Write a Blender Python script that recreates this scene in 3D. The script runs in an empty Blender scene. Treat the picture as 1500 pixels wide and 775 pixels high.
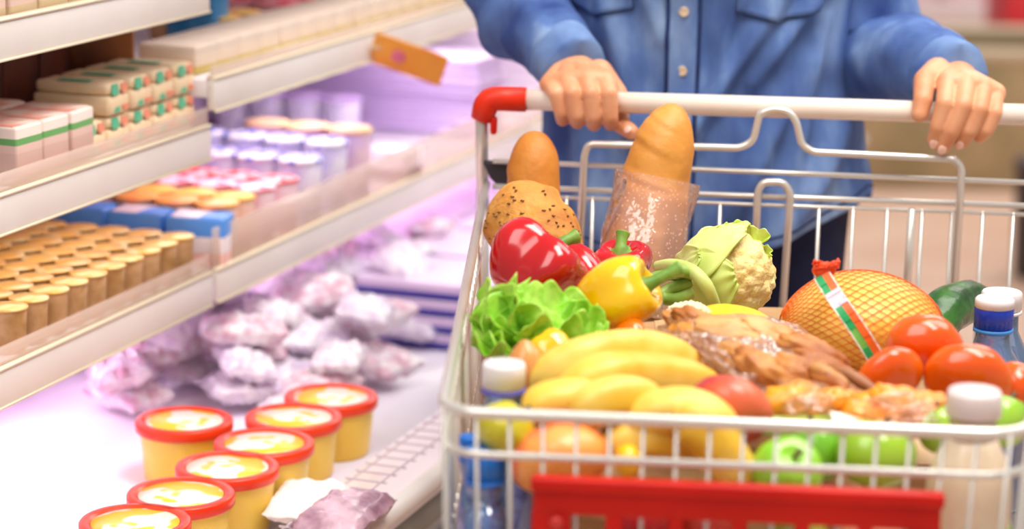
import bpy, bmesh, math, random
from mathutils import Vector, Matrix, noise, Quaternion
random.seed(7)
pi=math.pi; sin=math.sin; cos=math.cos
scn=bpy.context.scene
COL=scn.collection
# ------------------------------------------------------------------ camera
FPX=3540.; PITCH=math.radians(12.65); ROLL=math.radians(1.0); CH=1.43
_R0=Vector((1,0,0)); _F=Vector((0,cos(PITCH),-sin(PITCH))); _U0=Vector((0,sin(PITCH),cos(PITCH)))
_R=_R0*cos(ROLL)+_U0*sin(ROLL); _U=_U0*cos(ROLL)-_R0*sin(ROLL)
cd=bpy.data.cameras.new('camera'); cam=bpy.data.objects.new('camera',cd); COL.objects.link(cam)
cd.sensor_width=36; cd.lens=36*FPX/1500; cd.clip_end=100
m=Matrix((_R,_U,-_F)).transposed().to_4x4(); m.translation=Vector((0,0,CH)); cam.matrix_world=m
cd.dof.use_dof=True; cd.dof.focus_distance=2.36; cd.dof.aperture_fstop=3.2
scn.camera=cam
def ray(px,py):
    return _F+_R*((px-750)/FPX)-_U*((py-387.5)/FPX)
def at(px,py,Y):
    d=ray(px,py); return Vector((0,0,CH))+d*(Y/d.y)
def atz(px,py,z):
    d=ray(px,py); return Vector((0,0,CH))+d*((z-CH)/d.z)
# ------------------------------------------------------------------ light
w=bpy.data.worlds.new('store_light'); scn.world=w; w.use_nodes=True
w.node_tree.nodes['Background'].inputs[0].default_value=(1,.97,.94,1)
w.node_tree.nodes['Background'].inputs[1].default_value=0.41
def area(name,loc,target,size,energy,color=(1,1,1),sy=None):
    l=bpy.data.lights.new(name,'AREA'); l.size=size; l.energy=energy; l.color=color
    if sy: l.shape='RECTANGLE'; l.size_y=sy
    o=bpy.data.objects.new(name,l); COL.objects.link(o); o.location=loc
    o.rotation_euler=(Vector(target)-Vector(loc)).to_track_quat('-Z','Y').to_euler(); return o
area('unseen_overhead_light',(0.7,1.7,3.6),(0.25,2.3,.9),1.0,76,(1,.95,.89),1.6)
area('unseen_overhead_light',(-1.0,0.6,3.4),(-.1,2.4,.9),1.2,36,(1,.97,.94),2.0)
area('unseen_overhead_light',(1.6,3.0,3.4),(-.35,3.0,.8),1.2,46,(1,.97,.94),2.2)  # added light, out of view, aimed at the chiller case to brighten it
area('unseen_overhead_light',(2.2,7.5,3.8),(2.2,7.6,0),2.5,120,(1,.95,.9))
scn.view_settings.view_transform='Standard'; scn.view_settings.look='None'
scn.view_settings.exposure=0.09; scn.view_settings.gamma=1; scn.view_settings.use_curve_mapping=False
scn.cycles.transparent_max_bounces=24
# ------------------------------------------------------------------ materials
def C(r,g,b):
    f=lambda c:(c/255/12.92) if c/255<=.04045 else ((c/255+.055)/1.055)**2.4
    return (f(r),f(g),f(b),1)
_mats={}
def M(name,c1,c2=None,scale=25,rough=.45,bump=0,bscale=120,metal=0,sss=0,coat=0,detail=3,lo=.38,hi=.62,emit=0,stretch=None,c3=None,spec=.5):
    if name in _mats: return _mats[name]
    mt=bpy.data.materials.new(name); mt.use_nodes=True; nt=mt.node_tree; N=nt.nodes; L=nt.links
    b=N['Principled BSDF']; b.inputs['Roughness'].default_value=rough; b.inputs['Metallic'].default_value=metal
    b.inputs['Specular IOR Level'].default_value=spec
    b.inputs['Base Color'].default_value=C(*c1)
    if sss:
        b.inputs['Subsurface Weight'].default_value=sss; b.inputs['Subsurface Radius'].default_value=(.012,.005,.003); b.inputs['Subsurface Scale'].default_value=.5
    if coat: b.inputs['Coat Weight'].default_value=coat; b.inputs['Coat Roughness'].default_value=.12
    tc=N.new('ShaderNodeTexCoord'); src=tc.outputs['Object']
    if stretch:
        mp=N.new('ShaderNodeMapping'); mp.inputs['Scale'].default_value=stretch; L.new(src,mp.inputs[0]); src=mp.outputs[0]
    if c2:
        n=N.new('ShaderNodeTexNoise'); n.inputs['Scale'].default_value=scale; n.inputs['Detail'].default_value=detail; L.new(src,n.inputs['Vector'])
        r=N.new('ShaderNodeValToRGB'); r.color_ramp.elements[0].position=lo; r.color_ramp.elements[1].position=hi
        r.color_ramp.elements[0].color=C(*c1); r.color_ramp.elements[1].color=C(*c2)
        if c3:
            e=r.color_ramp.elements.new((lo+hi)/2); e.color=C(*c3)
        L.new(n.outputs['Fac'],r.inputs[0]); L.new(r.outputs[0],b.inputs['Base Color'])
    if bump:
        n2=N.new('ShaderNodeTexNoise'); n2.inputs['Scale'].default_value=bscale; n2.inputs['Detail'].default_value=4; L.new(src,n2.inputs['Vector'])
        bp=N.new('ShaderNodeBump'); bp.inputs['Strength'].default_value=bump; bp.inputs['Distance'].default_value=.004
        L.new(n2.outputs['Fac'],bp.inputs['Height']); L.new(bp.outputs[0],b.inputs['Normal'])
    if emit:
        b.inputs['Emission Color'].default_value=C(*c1); b.inputs['Emission Strength'].default_value=emit
    _mats[name]=mt; return mt
def band(name,stops,axis=2,rough=.4,coat=0):
    """printed packaging: constant colour bands along one generated axis"""
    if name in _mats: return _mats[name]
    mt=bpy.data.materials.new(name); mt.use_nodes=True; N=mt.node_tree.nodes; L=mt.node_tree.links
    b=N['Principled BSDF']; b.inputs['Roughness'].default_value=rough; b.inputs['Coat Weight'].default_value=coat
    tc=N.new('ShaderNodeTexCoord'); sp=N.new('ShaderNodeSeparateXYZ'); L.new(tc.outputs['Generated'],sp.inputs[0])
    r=N.new('ShaderNodeValToRGB'); r.color_ramp.interpolation='CONSTANT'
    r.color_ramp.elements.remove(r.color_ramp.elements[1])
    r.color_ramp.elements[0].position=0; r.color_ramp.elements[0].color=C(*stops[0][1])
    for p,c in stops[1:]:
        e=r.color_ramp.elements.new(p); e.color=C(*c)
    L.new(sp.outputs[axis],r.inputs[0]); L.new(r.outputs[0],b.inputs['Base Color'])
    _mats[name]=mt; return mt
def film(name,tint=(255,250,250),haze=.12,hazecol=(255,240,240),gloss=.25,rough=.12,bump=.4,bscale=60,dots=0,fres=.8):
    """clear plastic: mostly transparent, some gloss, a little milky haze"""
    if name in _mats: return _mats[name]
    mt=bpy.data.materials.new(name); mt.use_nodes=True; N=mt.node_tree.nodes; L=mt.node_tree.links
    N.remove(N['Principled BSDF']); out=N['Material Output']
    tr=N.new('ShaderNodeBsdfTransparent'); tr.inputs[0].default_value=C(*tint)
    df=N.new('ShaderNodeBsdfDiffuse'); df.inputs[0].default_value=C(*hazecol)
    gl=N.new('ShaderNodeBsdfGlossy'); gl.inputs['Roughness'].default_value=rough
    m1=N.new('ShaderNodeMixShader'); m1.inputs[0].default_value=haze; L.new(tr.outputs[0],m1.inputs[1]); L.new(df.outputs[0],m1.inputs[2])
    fr=N.new('ShaderNodeFresnel'); fr.inputs[0].default_value=1.35
    mul=N.new('ShaderNodeMath'); mul.operation='MULTIPLY_ADD'; mul.inputs[1].default_value=fres; mul.inputs[2].default_value=gloss*.35; L.new(fr.outputs[0],mul.inputs[0])
    m2=N.new('ShaderNodeMixShader'); L.new(mul.outputs[0],m2.inputs[0]); L.new(m1.outputs[0],m2.inputs[1]); L.new(gl.outputs[0],m2.inputs[2])
    tc=N.new('ShaderNodeTexCoord')
    if bump:
        n2=N.new('ShaderNodeTexNoise'); n2.inputs['Scale'].default_value=bscale; n2.inputs['Detail'].default_value=3; L.new(tc.outputs['Object'],n2.inputs['Vector'])
        bp=N.new('ShaderNodeBump'); bp.inputs['Strength'].default_value=bump; bp.inputs['Distance'].default_value=.01
        L.new(n2.outputs['Fac'],bp.inputs['Height']); L.new(bp.outputs[0],gl.inputs['Normal']); L.new(bp.outputs[0],fr.inputs['Normal'])
    if dots:
        v=N.new('ShaderNodeTexVoronoi'); v.inputs['Scale'].default_value=dots; L.new(tc.outputs['Object'],v.inputs['Vector'])
        lt=N.new('ShaderNodeMath'); lt.operation='LESS_THAN'; lt.inputs[1].default_value=.22; L.new(v.outputs['Distance'],lt.inputs[0])
        ma=N.new('ShaderNodeMath'); ma.operation='MULTIPLY_ADD'; ma.inputs[1].default_value=.55; ma.inputs[2].default_value=haze; L.new(lt.outputs[0],ma.inputs[0]); L.new(ma.outputs[0],m1.inputs[0])
    L.new(m2.outputs[0],out.inputs[0]); _mats[name]=mt; return mt
# ------------------------------------------------------------------ geometry:  G = (verts, faces)
def join(*gs):
    V=[];Fc=[]
    for v,f in gs:
        k=len(V); V+=[Vector(p) for p in v]; Fc+=[tuple(i+k for i in q) for q in f]
    return V,Fc
def xf(g,mat): return [mat@Vector(p) for p in g[0]],g[1]
def mv(g,t): t=Vector(t); return [Vector(p)+t for p in g[0]],g[1]
def grid(nu,nv,f,cu=False,cap0=False,cap1=False):
    """u around (closed when cu), v along"""
    mu=nu if cu else nu+1
    V=[Vector(f(i/nu,j/nv)) for j in range(nv+1) for i in range(mu)]
    Fc=[]
    for j in range(nv):
        for i in range(nu):
            a=j*mu+i; b=j*mu+(i+1)%mu
            Fc.append((a,b,b+mu,a+mu))
    if cap0:
        c=sum((V[i] for i in range(mu)),Vector())/mu; V.append(c); k=len(V)-1
        Fc+=[(k,(i+1)%mu,i) for i in range(mu)]
    if cap1:
        o=nv*mu; c=sum((V[o+i] for i in range(mu)),Vector())/mu; V.append(c); k=len(V)-1
        Fc+=[(k,o+i,o+(i+1)%mu) for i in range(mu)]
    return V,Fc
def lathe(prof,n=32,fn=None):
    k=len(prof)-1
    def f(u,v):
        r,z=prof[round(v*k)]; a=2*pi*u
        if fn: r=fn(r,z,a)
        return (r*cos(a),r*sin(a),z)
    return grid(n,k,f,True,True,True)
def sph(rf,nu=40,nv=24):
    """rf(theta,phi)->(radial xy, z)"""
    def f(u,v):
        a=2*pi*u; p=pi*(1-v)*.998+.001*pi
        r,z=rf(a,p); return (r*cos(a),r*sin(a),z)
    return grid(nu,nv,f,True,True,True)
def ellip(rx,ry,rz,nu=28,nv=18):
    return sph_xyz(lambda a,p:(rx*sin(p)*cos(a),ry*sin(p)*sin(a),rz*cos(p)),nu,nv)
def sph_xyz(f3,nu=40,nv=24):
    return grid(nu,nv,lambda u,v:f3(2*pi*u,pi*(1-v)*.998+.001*pi),True,True,True)
def catmull(P,n=8):
    P=[Vector(p) for p in P]; out=[]
    for i in range(len(P)-1):
        a=P[max(i-1,0)];b=P[i];c=P[i+1];d=P[min(i+2,len(P)-1)]
        for k in range(n):
            t=k/n; out.append(.5*((2*b)+(c-a)*t+(2*a-5*b+4*c-d)*t*t+(3*b-a-3*c+d)*t**3))
    out.append(P[-1]); return out
def lerpl(L,t):
    x=t*(len(L)-1); i=min(int(x),len(L)-2); f=x-i; return L[i]*(1-f)+L[i+1]*f
def tube(P,rad,n=10,closed=False,fn=None,up=None):
    P=[Vector(p) for p in P]; k=len(P)
    if not isinstance(rad,(list,tuple)): rad=[rad]*k
    elif len(rad)!=k: rad=[lerpl(rad,i/(k-1)) for i in range(k)]
    T=[]
    for i in range(k):
        a=P[i-1] if (i or closed) else P[0]; b=P[(i+1)%k] if (i<k-1 or closed) else P[-1]
        T.append((b-a).normalized())
    nrm=Vector(up) if up else (Vector((0,0,1)) if abs(T[0].z)<.9 else Vector((1,0,0)))
    V=[];Fc=[]
    for i in range(k):
        nrm=(nrm-T[i]*nrm.dot(T[i])).normalized(); bn=T[i].cross(nrm)
        for j in range(n):
            a=2*pi*j/n; r=rad[i]
            if fn: r=fn(r,a,i/(k-1))
            V.append(P[i]+nrm*(r*cos(a))+bn*(r*sin(a)))
    for i in range(k if closed else k-1):
        for j in range(n):
            a=i*n+j;b=i*n+(j+1)%n;i2=((i+1)%k)*n
            Fc.append((a,b,i2+(j+1)%n,i2+j))
    if not closed:
        Fc.append(tuple(range(n-1,-1,-1))); o=(k-1)*n; Fc.append(tuple(o+j for j in range(n)))
    return V,Fc
def fillet(P,r,seg=5,closed=False):
    P=[Vector(p) for p in P]; out=[]; k=len(P)
    for i in range(k):
        if not closed and i in (0,k-1): out.append(P[i]); continue
        a=P[i-1];b=P[i];c=P[(i+1)%k]; d1=(a-b);d2=(c-b); rr=min(r,d1.length*.45,d2.length*.45)
        s=b+d1.normalized()*rr; e=b+d2.normalized()*rr
        for q in range(seg+1):
            t=q/seg; out.append(s*(1-t)**2+b*2*t*(1-t)+e*t*t)
    return out
def box(sx,sy,sz,bev=.004,c=(0,0,0),seg=2):
    bm=bmesh.new(); bmesh.ops.create_cube(bm,size=1)
    for v in bm.verts: v.co=Vector((v.co.x*sx,v.co.y*sy,v.co.z*sz))+Vector(c)
    if bev: bmesh.ops.bevel(bm,geom=bm.edges[:],offset=min(bev,.45*min(sx,sy,sz)),segments=seg,affect='EDGES',profile=.5)
    bm.verts.index_update(); g=([v.co.copy() for v in bm.verts],[tuple(v.index for v in f.verts) for f in bm.faces]); bm.free(); return g
def slab(P,th,bev=0):
    """4 corner quad extruded by thickness along its normal"""
    P=[Vector(p) for p in P]; n=(P[1]-P[0]).cross(P[3]-P[0]).normalized()*th
    V=P+[p+n for p in P]
    return V,[(3,2,1,0),(4,5,6,7),(0,1,5,4),(1,2,6,5),(2,3,7,6),(3,0,4,7)]
def capsule(a,b,ra,rb,n=14):
    a=Vector(a);b=Vector(b);d=(b-a);L=d.length
    prof=[]
    for i in range(6): t=pi/2*i/5; prof.append((ra*sin(t)+1e-5,-ra*cos(t)))
    for i in range(6): t=pi/2*i/5; prof.append((rb*cos(t)+1e-5,L+rb*sin(t)))
    g=lathe(prof,n); q=Vector((0,0,1)).rotation_difference(d.normalized()) if L>1e-7 else Quaternion()
    return mv(([q@p for p in g[0]],g[1]),a)
def ZD(d,roll=0):
    """rotation taking local z to direction d"""
    return Vector((0,0,1)).rotation_difference(Vector(d).normalized())@Quaternion((0,0,1),roll)
# ------------------------------------------------------------------ objects
def obj(name,g,mat,parent=None,loc=None,rot=None,smooth=True,kind=None,label=None,mats=None,fm=None,sub=0):
    me=bpy.data.meshes.new(name); me.from_pydata([tuple(v) for v in g[0]],[],g[1])
    bm=bmesh.new(); bm.from_mesh(me); bmesh.ops.recalc_face_normals(bm,faces=bm.faces); bm.to_mesh(me); bm.free()
    if smooth: me.polygons.foreach_set('use_smooth',[True]*len(me.polygons))
    if smooth=='auto':
        me.set_sharp_from_angle(angle=math.radians(38))
    for x in (mats or [mat]): me.materials.append(x)
    if fm: me.polygons.foreach_set('material_index',fm)
    o=bpy.data.objects.new(name,me); COL.objects.link(o)
    if parent: o.parent=parent
    if loc is not None: o.location=loc
    if rot is not None: o.rotation_mode='QUATERNION'; o.rotation_quaternion=rot
    if kind: o['kind']=kind
    if label: o['label']=label
    if sub:
        s=o.modifiers.new('s','SUBSURF'); s.levels=sub; s.render_levels=sub
    return o
def tag(o,label,cat,group=None):
    o['label']=label; o['category']=cat
    if group: o['group']=group
    return o
def thing(name,label,cat,loc=(0,0,0),rot=None,group=None):
    o=bpy.data.objects.new(name,None); COL.objects.link(o); o.empty_display_size=.02; o.location=loc
    if rot is not None: o.rotation_mode='QUATERNION'; o.rotation_quaternion=rot
    return tag(o,label,cat,group)
def dup(o,loc,rot=None,label=None,parent=None):
    c=o.copy(); COL.objects.link(c)
    if parent: c.parent=parent
    else:
        c.location=loc
        if rot is not None: c.rotation_mode='QUATERNION'; c.rotation_quaternion=rot
        if label: c['label']=label
    for ch in list(o.children): dup(ch,None,parent=c)
    return c
def zrot(a): return Quaternion((0,0,1),a)
def fuse(name,gs,voxel,smooth=4,mat=None):
    """union of overlapping closed shapes into one skin"""
    o=obj(name,join(*gs),mat)
    r=o.modifiers.new('r','REMESH'); r.mode='VOXEL'; r.voxel_size=voxel; r.use_smooth_shade=True
    s=o.modifiers.new('s','SMOOTH'); s.iterations=smooth; s.factor=.5
    dg=bpy.context.evaluated_depsgraph_get(); ev=o.evaluated_get(dg); me=bpy.data.meshes.new_from_object(ev)
    V=[v.co.copy() for v in me.vertices]; Fc=[tuple(p.vertices) for p in me.polygons]
    old=o.data; bpy.data.objects.remove(o); bpy.data.meshes.remove(old); bpy.data.meshes.remove(me)
    return V,Fc
def nz(p,s=1,o=0): return noise.noise(Vector(p)*s+Vector((o,o*1.7,o*.3)))
# ------------------------------------------------------------------ the store
m_floor=M('floor_tile',(214,174,152),(222,188,168),scale=3,rough=.35)
obj('floor',slab([(-6,-1,0),(9,-1,0),(9,18,0),(-6,18,0)],-.05),m_floor,kind='structure',smooth=False)
obj('wall_back',slab([(-6,16,0),(9,16,0),(9,16,4),(-6,16,4)],-.1),M('wall_paint',(235,225,222)),kind='structure',smooth=False)
# shelf frame of reference: u along the shelving, n into it
SA=math.radians(18.9); SU=Vector((sin(SA),cos(SA),0)); SN=Vector((-cos(SA),sin(SA),0)); S0=Vector((-.368,2.9,0))
SQ=zrot(pi/2-SA)               # local x = along shelf, local y = into shelf
def SH(s,d,z): return S0+SU*s+SN*d+Vector((0,0,z))
def s_at(px,d,py=300):
    r=ray(px,py); k=r.x/r.y; p=S0+SN*d
    return (k*p.y-p.x)/(SU.x-k*SU.y)
DECK=.567
case=thing('refrigerated_display_case','long white open chiller case with stepped shelves beside the shopping cart','display case',SH(0,0,0),SQ)
m_case=M('case_white',(238,232,236),rough=.3); m_rail=M('price_rail_plastic',(226,217,212),(231,224,220),scale=6,rough=.35)
m_edge=M('rail_edge',(236,222,194),rough=.4); m_grey=M('bumper_grey',(150,146,138),rough=.5); m_dk=M('kick_dark',(92,88,76),rough=.6)
m_deck=M('deck_white',(250,240,250),(244,232,248),scale=4,rough=.25)
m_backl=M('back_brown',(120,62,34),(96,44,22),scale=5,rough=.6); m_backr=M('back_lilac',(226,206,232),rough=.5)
E0,E1=-1.15,2.4
L_=lambda a,b,d0,d1,z0,z1,bev=.002: box(b-a,d1-d0,z1-z0,bev,((a+b)/2,(d0+d1)/2,(z0+z1)/2))
obj('deck',L_(E0,E1,-.235,.46,DECK-.04,DECK,0),m_deck,case)
obj('base',L_(E0,E1,-.31,.5,.1,DECK-.04,.01),m_case,case)
obj('kick_plate',L_(E0,E1,-.27,.48,0,.1,0),m_dk,case)
obj('back_panel',L_(E0,E1,.46,.5,DECK-.04,.78,0),M('back_plum_shade',(186,128,186),rough=.5),case,label='back panel above the deck, its under-shelf shade coloured in plum')  # shade below the lower shelf is put into the plum colour
obj('back_panel',L_(E0,0,.46,.5,.78,1.75,0),m_backl,case,label='brown back panel above the lower shelf')
obj('back_panel',L_(0,E1,.46,.5,.78,1.75,0),m_backr,case)
# front grille, lip and bumper
gp_=[(E0,-.235,DECK),(E1,-.235,DECK),(E1,-.345,DECK+.012),(E0,-.345,DECK+.012)]
gr=obj('air_grille',slab(gp_,.02),M('grille_white',(240,232,236),rough=.35),case,smooth=False)
gl=[]
for d in (-.276,-.316): gl.append(box(E1-E0,.0014,.002,0,((E0+E1)/2,d,DECK+.022+(-.235-d)*.11)))
k=E0
while k<E1: gl.append(box(.0012,.05,.002,0,(k,-.2955,DECK+.0285))); k+=.03
obj('grille_bars',join(*gl),M('grille_line',(212,196,208)),gr,smooth=False)
obj('lip',tube([(E0,-.345,DECK+.012),(E1,-.345,DECK+.012)],.013,12),m_rail,case)
obj('bumper',tube([(E0,-.322,DECK-.035),(E1,-.322,DECK-.035)],.022,12),m_grey,case)
obj('bumper',tube([(E0,-.318,DECK-.11),(E1,-.318,DECK-.11)],.022,12),m_grey,case)
def shelf(a,b,z,riser=0,depth=.44):
    sf=obj('shelf',L_(a,b,.006,depth,z-.004,z+.018,.001),m_case,case)
    obj('price_rail',L_(a,b,-.006,.006,z-.0195,z+.0195,.002),m_rail,sf)
    obj('rail_edge',join(L_(a,b,-.0075,.006,z+.0195,z+.0225,0),L_(a,b,-.0075,-.004,z-.0215,z-.019,0)),m_edge,sf)
    if riser:
        obj('riser',L_(a,b,-.001,.001,z+.0225,z+.0225+riser,0),film('riser_clear',haze=.38,hazecol=(250,228,214),gloss=.12,bump=0,fres=.12),sf)
    return sf
obj('divider_panel',L_(-.0115,-.0055,.10,.455,.947,1.10,0),M('divider_brown',(112,56,32),(168,98,46),scale=9,rough=.6),case,label='brown divider panel between the two bays')
shelf(E0,-.012,1.106); shelf(E0,-.012,.927,.02); shelf(E0,-.012,.745,.02)
shelf(0,1.2,.983,.012); shelf(0,1.2,.745,.05); shelf(1.21,E1,.983,.012); shelf(1.21,E1,.745,.05)
shelf(E0,-.012,1.32); shelf(0,1.2,1.24); shelf(1.21,E1,1.24)
for s in (-.006,1.205): obj('upright',L_(s-.006,s+.006,.42,.46,DECK,1.75,0),m_grey,case)
for a,b in ((E0+.05,-.05),(.05,1.15),(1.25,2.3)):
    obj('lamp_tube',tube([(a,.2,.712),(b,.2,.712)],.012,10),M('lamp_pink',(255,215,250),emit=1.5),case)
    l=area('case_lamp',SH((a+b)/2,.2,.695),SH((a+b)/2,.12,0),b-a,1.7,(1,.78,1),.05); l.rotation_euler=(0,0,pi/2-SA)
    l2=area('case_lamp',SH((a+b)/2,.1,.955 if a>0 else .89),SH((a+b)/2,.1,0),b-a,1.3 if a>0 else .5,(1,.86,.98),.04); l2.rotation_euler=(0,0,pi/2-SA)
def SP(px,d,z,py=300): return SH(s_at(px,d,py),d,z)

# ------------------------------------------------------------------ tubs on the deck
m_tub=M('tub_yellow',(250,214,96),(246,202,70),scale=9,rough=.35,sss=.1); m_lidred=M('lid_red',(240,66,24),(232,52,20),scale=12,rough=.3)
m_lidlab=M('lid_print',(255,240,225),(255,205,60),scale=26,rough=.35,detail=1,lo=.49,hi=.52)
tb=thing('tub','','tub')
obj('body',lathe([(.001,0),(.044,0),(.046,.003),(.0515,.058),(.052,.064),(.001,.064)],40),m_tub,tb)
ld=obj('lid',lathe([(.001,.058),(.055,.058),(.0565,.060),(.0565,.069),(.055,.071),(.047,.071),(.0455,.068),(.001,.068)],44),m_lidred,tb)
obj('lid_label',lathe([(.001,.0682),(.0445,.0682),(.0445,.0688),(.001,.0688)],40),m_lidlab,ld)
tubs=[((485,582),'farthest yellow tub with red-rimmed lid, at the far end of its row'),
 ((430,612),'yellow tub with red-rimmed lid, second from the far end of its row'),
 ((387,650),'yellow tub with red-rimmed lid, third from the far end of its row'),
 ((333,685),'yellow tub with red-rimmed lid, fourth from the far end of its row'),
 ((265,725),'yellow tub with red-rimmed lid, second from the near end of its row'),
 ((198,766),'nearest yellow tub with red-rimmed lid, cut off by the bottom edge'),
 ((270,617),'yellow tub with red-rimmed lid standing behind the row, alone on bare deck')]
for i,((px,py),lb) in enumerate(tubs):
    p=atz(px,py,DECK+.069); p.z=DECK+.0007
    if i==0: tb.location=p; tb['label']=lb; tb['group']='tubs on the chiller deck'
    else: dup(tb,p,zrot(i*1.1),lb)
# ------------------------------------------------------------------ goods on the shelves
def rowgoods(proto,pts,jit=.0):
    for i,(p,a) in enumerate(pts):
        if i==0:
            proto.location=p; proto.rotation_mode='QUATERNION'; proto.rotation_quaternion=SQ@zrot(a)
        else: dup(proto,p,SQ@zrot(a))
def pot(name,r,h,body,lid,label,cat,group,lidname='lid',dome=.004):
    t=thing(name,label,cat,group=group)
    obj('body',lathe([(.001,0),(r*.86,0),(r*.9,.002),(r,h*.92),(r,h*.95),(.001,h*.95)],20),body,t)
    obj(lidname,lathe([(.001,h*.94),(r*1.06,h*.94),(r*1.06,h*.985),(r*.97,h),(.001,h+dome)],20),lid,t)
    return t
def carton(name,sx,sy,sz,mat,label,cat,group=None,top=None):
    t=thing(name,label,cat,group=group)
    obj('box_body',box(sx,sy,sz,.003,(0,0,sz/2)),mat,t)
    if top: obj('top_print',box(sx*.9,sy*.86,.0012,.0003,(0,0,sz+.0003)),top,t)
    return t
J=lambda a=.06: random.uniform(-a,a)
ZT=.0187
# left bay, lowest shelf: gold lidded cups
z3=.745+ZT; z2=.927+ZT; z1=1.106+ZT; zr=.983+ZT
m_gold=M('foil_gold',(246,192,96),(255,236,170),scale=30,rough=.3,metal=.15,detail=1); m_cupb=M('cup_brown',(214,170,124),(176,128,70),scale=30,rough=.4)
c=pot('foil_lid_cup',.0205,.05,m_cupb,m_gold,'small dessert cup with gold foil lid in the block on the lowest shelf','cup','gold foil cups on the lowest shelf','foil_lid',.002)
s0,s1=s_at(-30,.03,480),s_at(262,.03,420); n=int((s1-s0)/.044)
rowgoods(c,[(SH(s1-.044*i,.032+.044*j,z3),J(3)) for i in range(n) for j in range(6)])
c=carton('wafer_pack',.08,.05,.05,M('pack_rose',(232,150,130),(206,112,84),scale=40,rough=.4),'rose and brown snack pack standing behind the gold foil cups','pack','rose packs behind the gold foil cups',M('pack_rose_top',(226,160,120),(168,110,50),scale=40))
rowgoods(c,[(SH(s1-.03-.085*i,.335,z3),J()) for i in range(6)])
# rows running back into the shelf
def deep_row(mk,px,py,pitch,nrow,z=z3,d0=.035,stack=1,h=.07):
    s=s_at(px,d0,py); pts=[]
    for q in range(stack):
        for j in range(nrow): pts.append((SH(s+J(.002),d0+pitch*j,z+q*h),J(.2)))
    rowgoods(mk,pts)
white=M('pack_white',(244,234,238),rough=.35)
deep_row(carton('milk_dessert_pack',.05,.075,.062,band('band_blue',[(0,(250,200,190)),(.3,(246,236,240)),(.62,(84,150,232))],2),'white and blue multipack with blue top in the row beside the gold foil cups','pack','blue topped packs beside the gold foil cups',M('blue_top',(90,150,235),(240,225,235),scale=14,detail=0,lo=.5,hi=.53)),292,300,.08,5)
m_or=M('pot_orange',(255,176,84),(255,140,90),scale=20,rough=.35); 
deep_row(pot('orange_pot',.027,.07,M('pot_peach',(255,214,196),(250,180,120),scale=22),m_or,'small pot with orange lid in the row behind the blue topped packs','pot','orange lidded pots on the lowest shelf'),318,290,.056,7)
deep_row(pot('orange_pot',.027,.07,_mats['pot_peach'],M('pot_amber',(255,196,90),(255,168,60),scale=20),'small pot with amber lid in the row next to the orange lidded pots','pot','amber lidded pots on the lowest shelf'),342,290,.056,6)
m_pk=M('pot_pinklid',(250,130,150),(255,214,228),scale=60,rough=.35,detail=0,lo=.46,hi=.54)
deep_row(pot('pink_pot',.028,.072,M('pot_pinkw',(252,222,232),(246,170,186),scale=24),m_pk,'small white pot with pink lid in the row before the red lidded pots','pot','pink lidded pots on the lowest shelf'),372,280,.058,6)
deep_row(pot('red_pot',.028,.07,_mats['pot_pinkw'],M('pot_redlid',(246,84,92),(255,214,220),scale=55,detail=0,lo=.48,hi=.56),'small white pot with red lid in the row next to the pink lidded pots','pot','red lidded pots on the lowest shelf'),405,275,.058,6)
m_lw=M('pot_lilacw',(244,238,255),(206,196,246),scale=22,rough=.3)
deep_row(pot('blue_pot',.03,.085,m_lw,M('pot_bluelid',(248,244,255),(96,116,226),scale=58,detail=0,lo=.52,hi=.56),'white pot with blue printed lid in the row nearer the red lidded pots','pot','blue printed pots near the red lidded pots'),440,260,.062,6)
deep_row(pot('blue_pot',.03,.095,m_lw,M('pot_bluelid2',(250,248,255),(84,112,232),scale=52,detail=0,lo=.52,hi=.56),'white pot with blue printed lid in the row nearer the yellow lidded pots','pot','blue printed pots near the yellow lidded pots'),478,240,.062,6)
deep_row(pot('yellow_pot',.031,.10,M('pot_pinkbody',(250,216,232),(220,190,240),scale=22),M('pot_yel',(255,224,140),(255,196,170),scale=20),'tall pale pot with yellow lid in the row before the lilac stacks','pot','yellow lidded pots before the lilac stacks'),512,200,.064,3)
deep_row(pot('lilac_pot',.031,.07,m_lw,M('pot_lil',(214,180,244),(240,222,255),scale=20),'tall pale pot with lilac lid farther back in the shadow','pot','lilac lidded pots at the back of the shelf'),500,200,.064,4,d0=.23)
m_lp=band('lilac_flat',[(0,(176,138,214)),(.42,(236,214,250))],2)
fl=carton('flat_pack',.13,.34,.0155,m_lp,'flat lilac and white packet in the tall stack on the lowest shelf','packet','flat lilac packets in the tall stack',M('flat_top',(250,226,250),(244,236,255),scale=8))
rowgoods(fl,[(SH(s_at(596,.19,180)+J(.003),.21+J(.003),z3+.0157*q),J(.015)) for q in range(8)])
deep_row(carton('cheese_pack',.06,.07,.045,band('band_wine',[(0,(150,70,110)),(.35,(246,232,240))],2),'white pack with wine red base in front of the lilac stack','pack','white and wine red packs before the lilac stack'),575,225,.08,1)
st=carton('flat_pack',.15,.34,.019,band('pale_flat',[(0,(190,180,196)),(.4,(246,232,246))],2),'flat pale packet in the wide low stack beyond the lilac stack','packet','flat pale packets beyond the lilac stack')
rowgoods(st,[(SH(s_at(690,.2,150)+dx,.21,z3+.0193*q),J(.02)) for q in range(7) for dx in (0,.2)])
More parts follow.
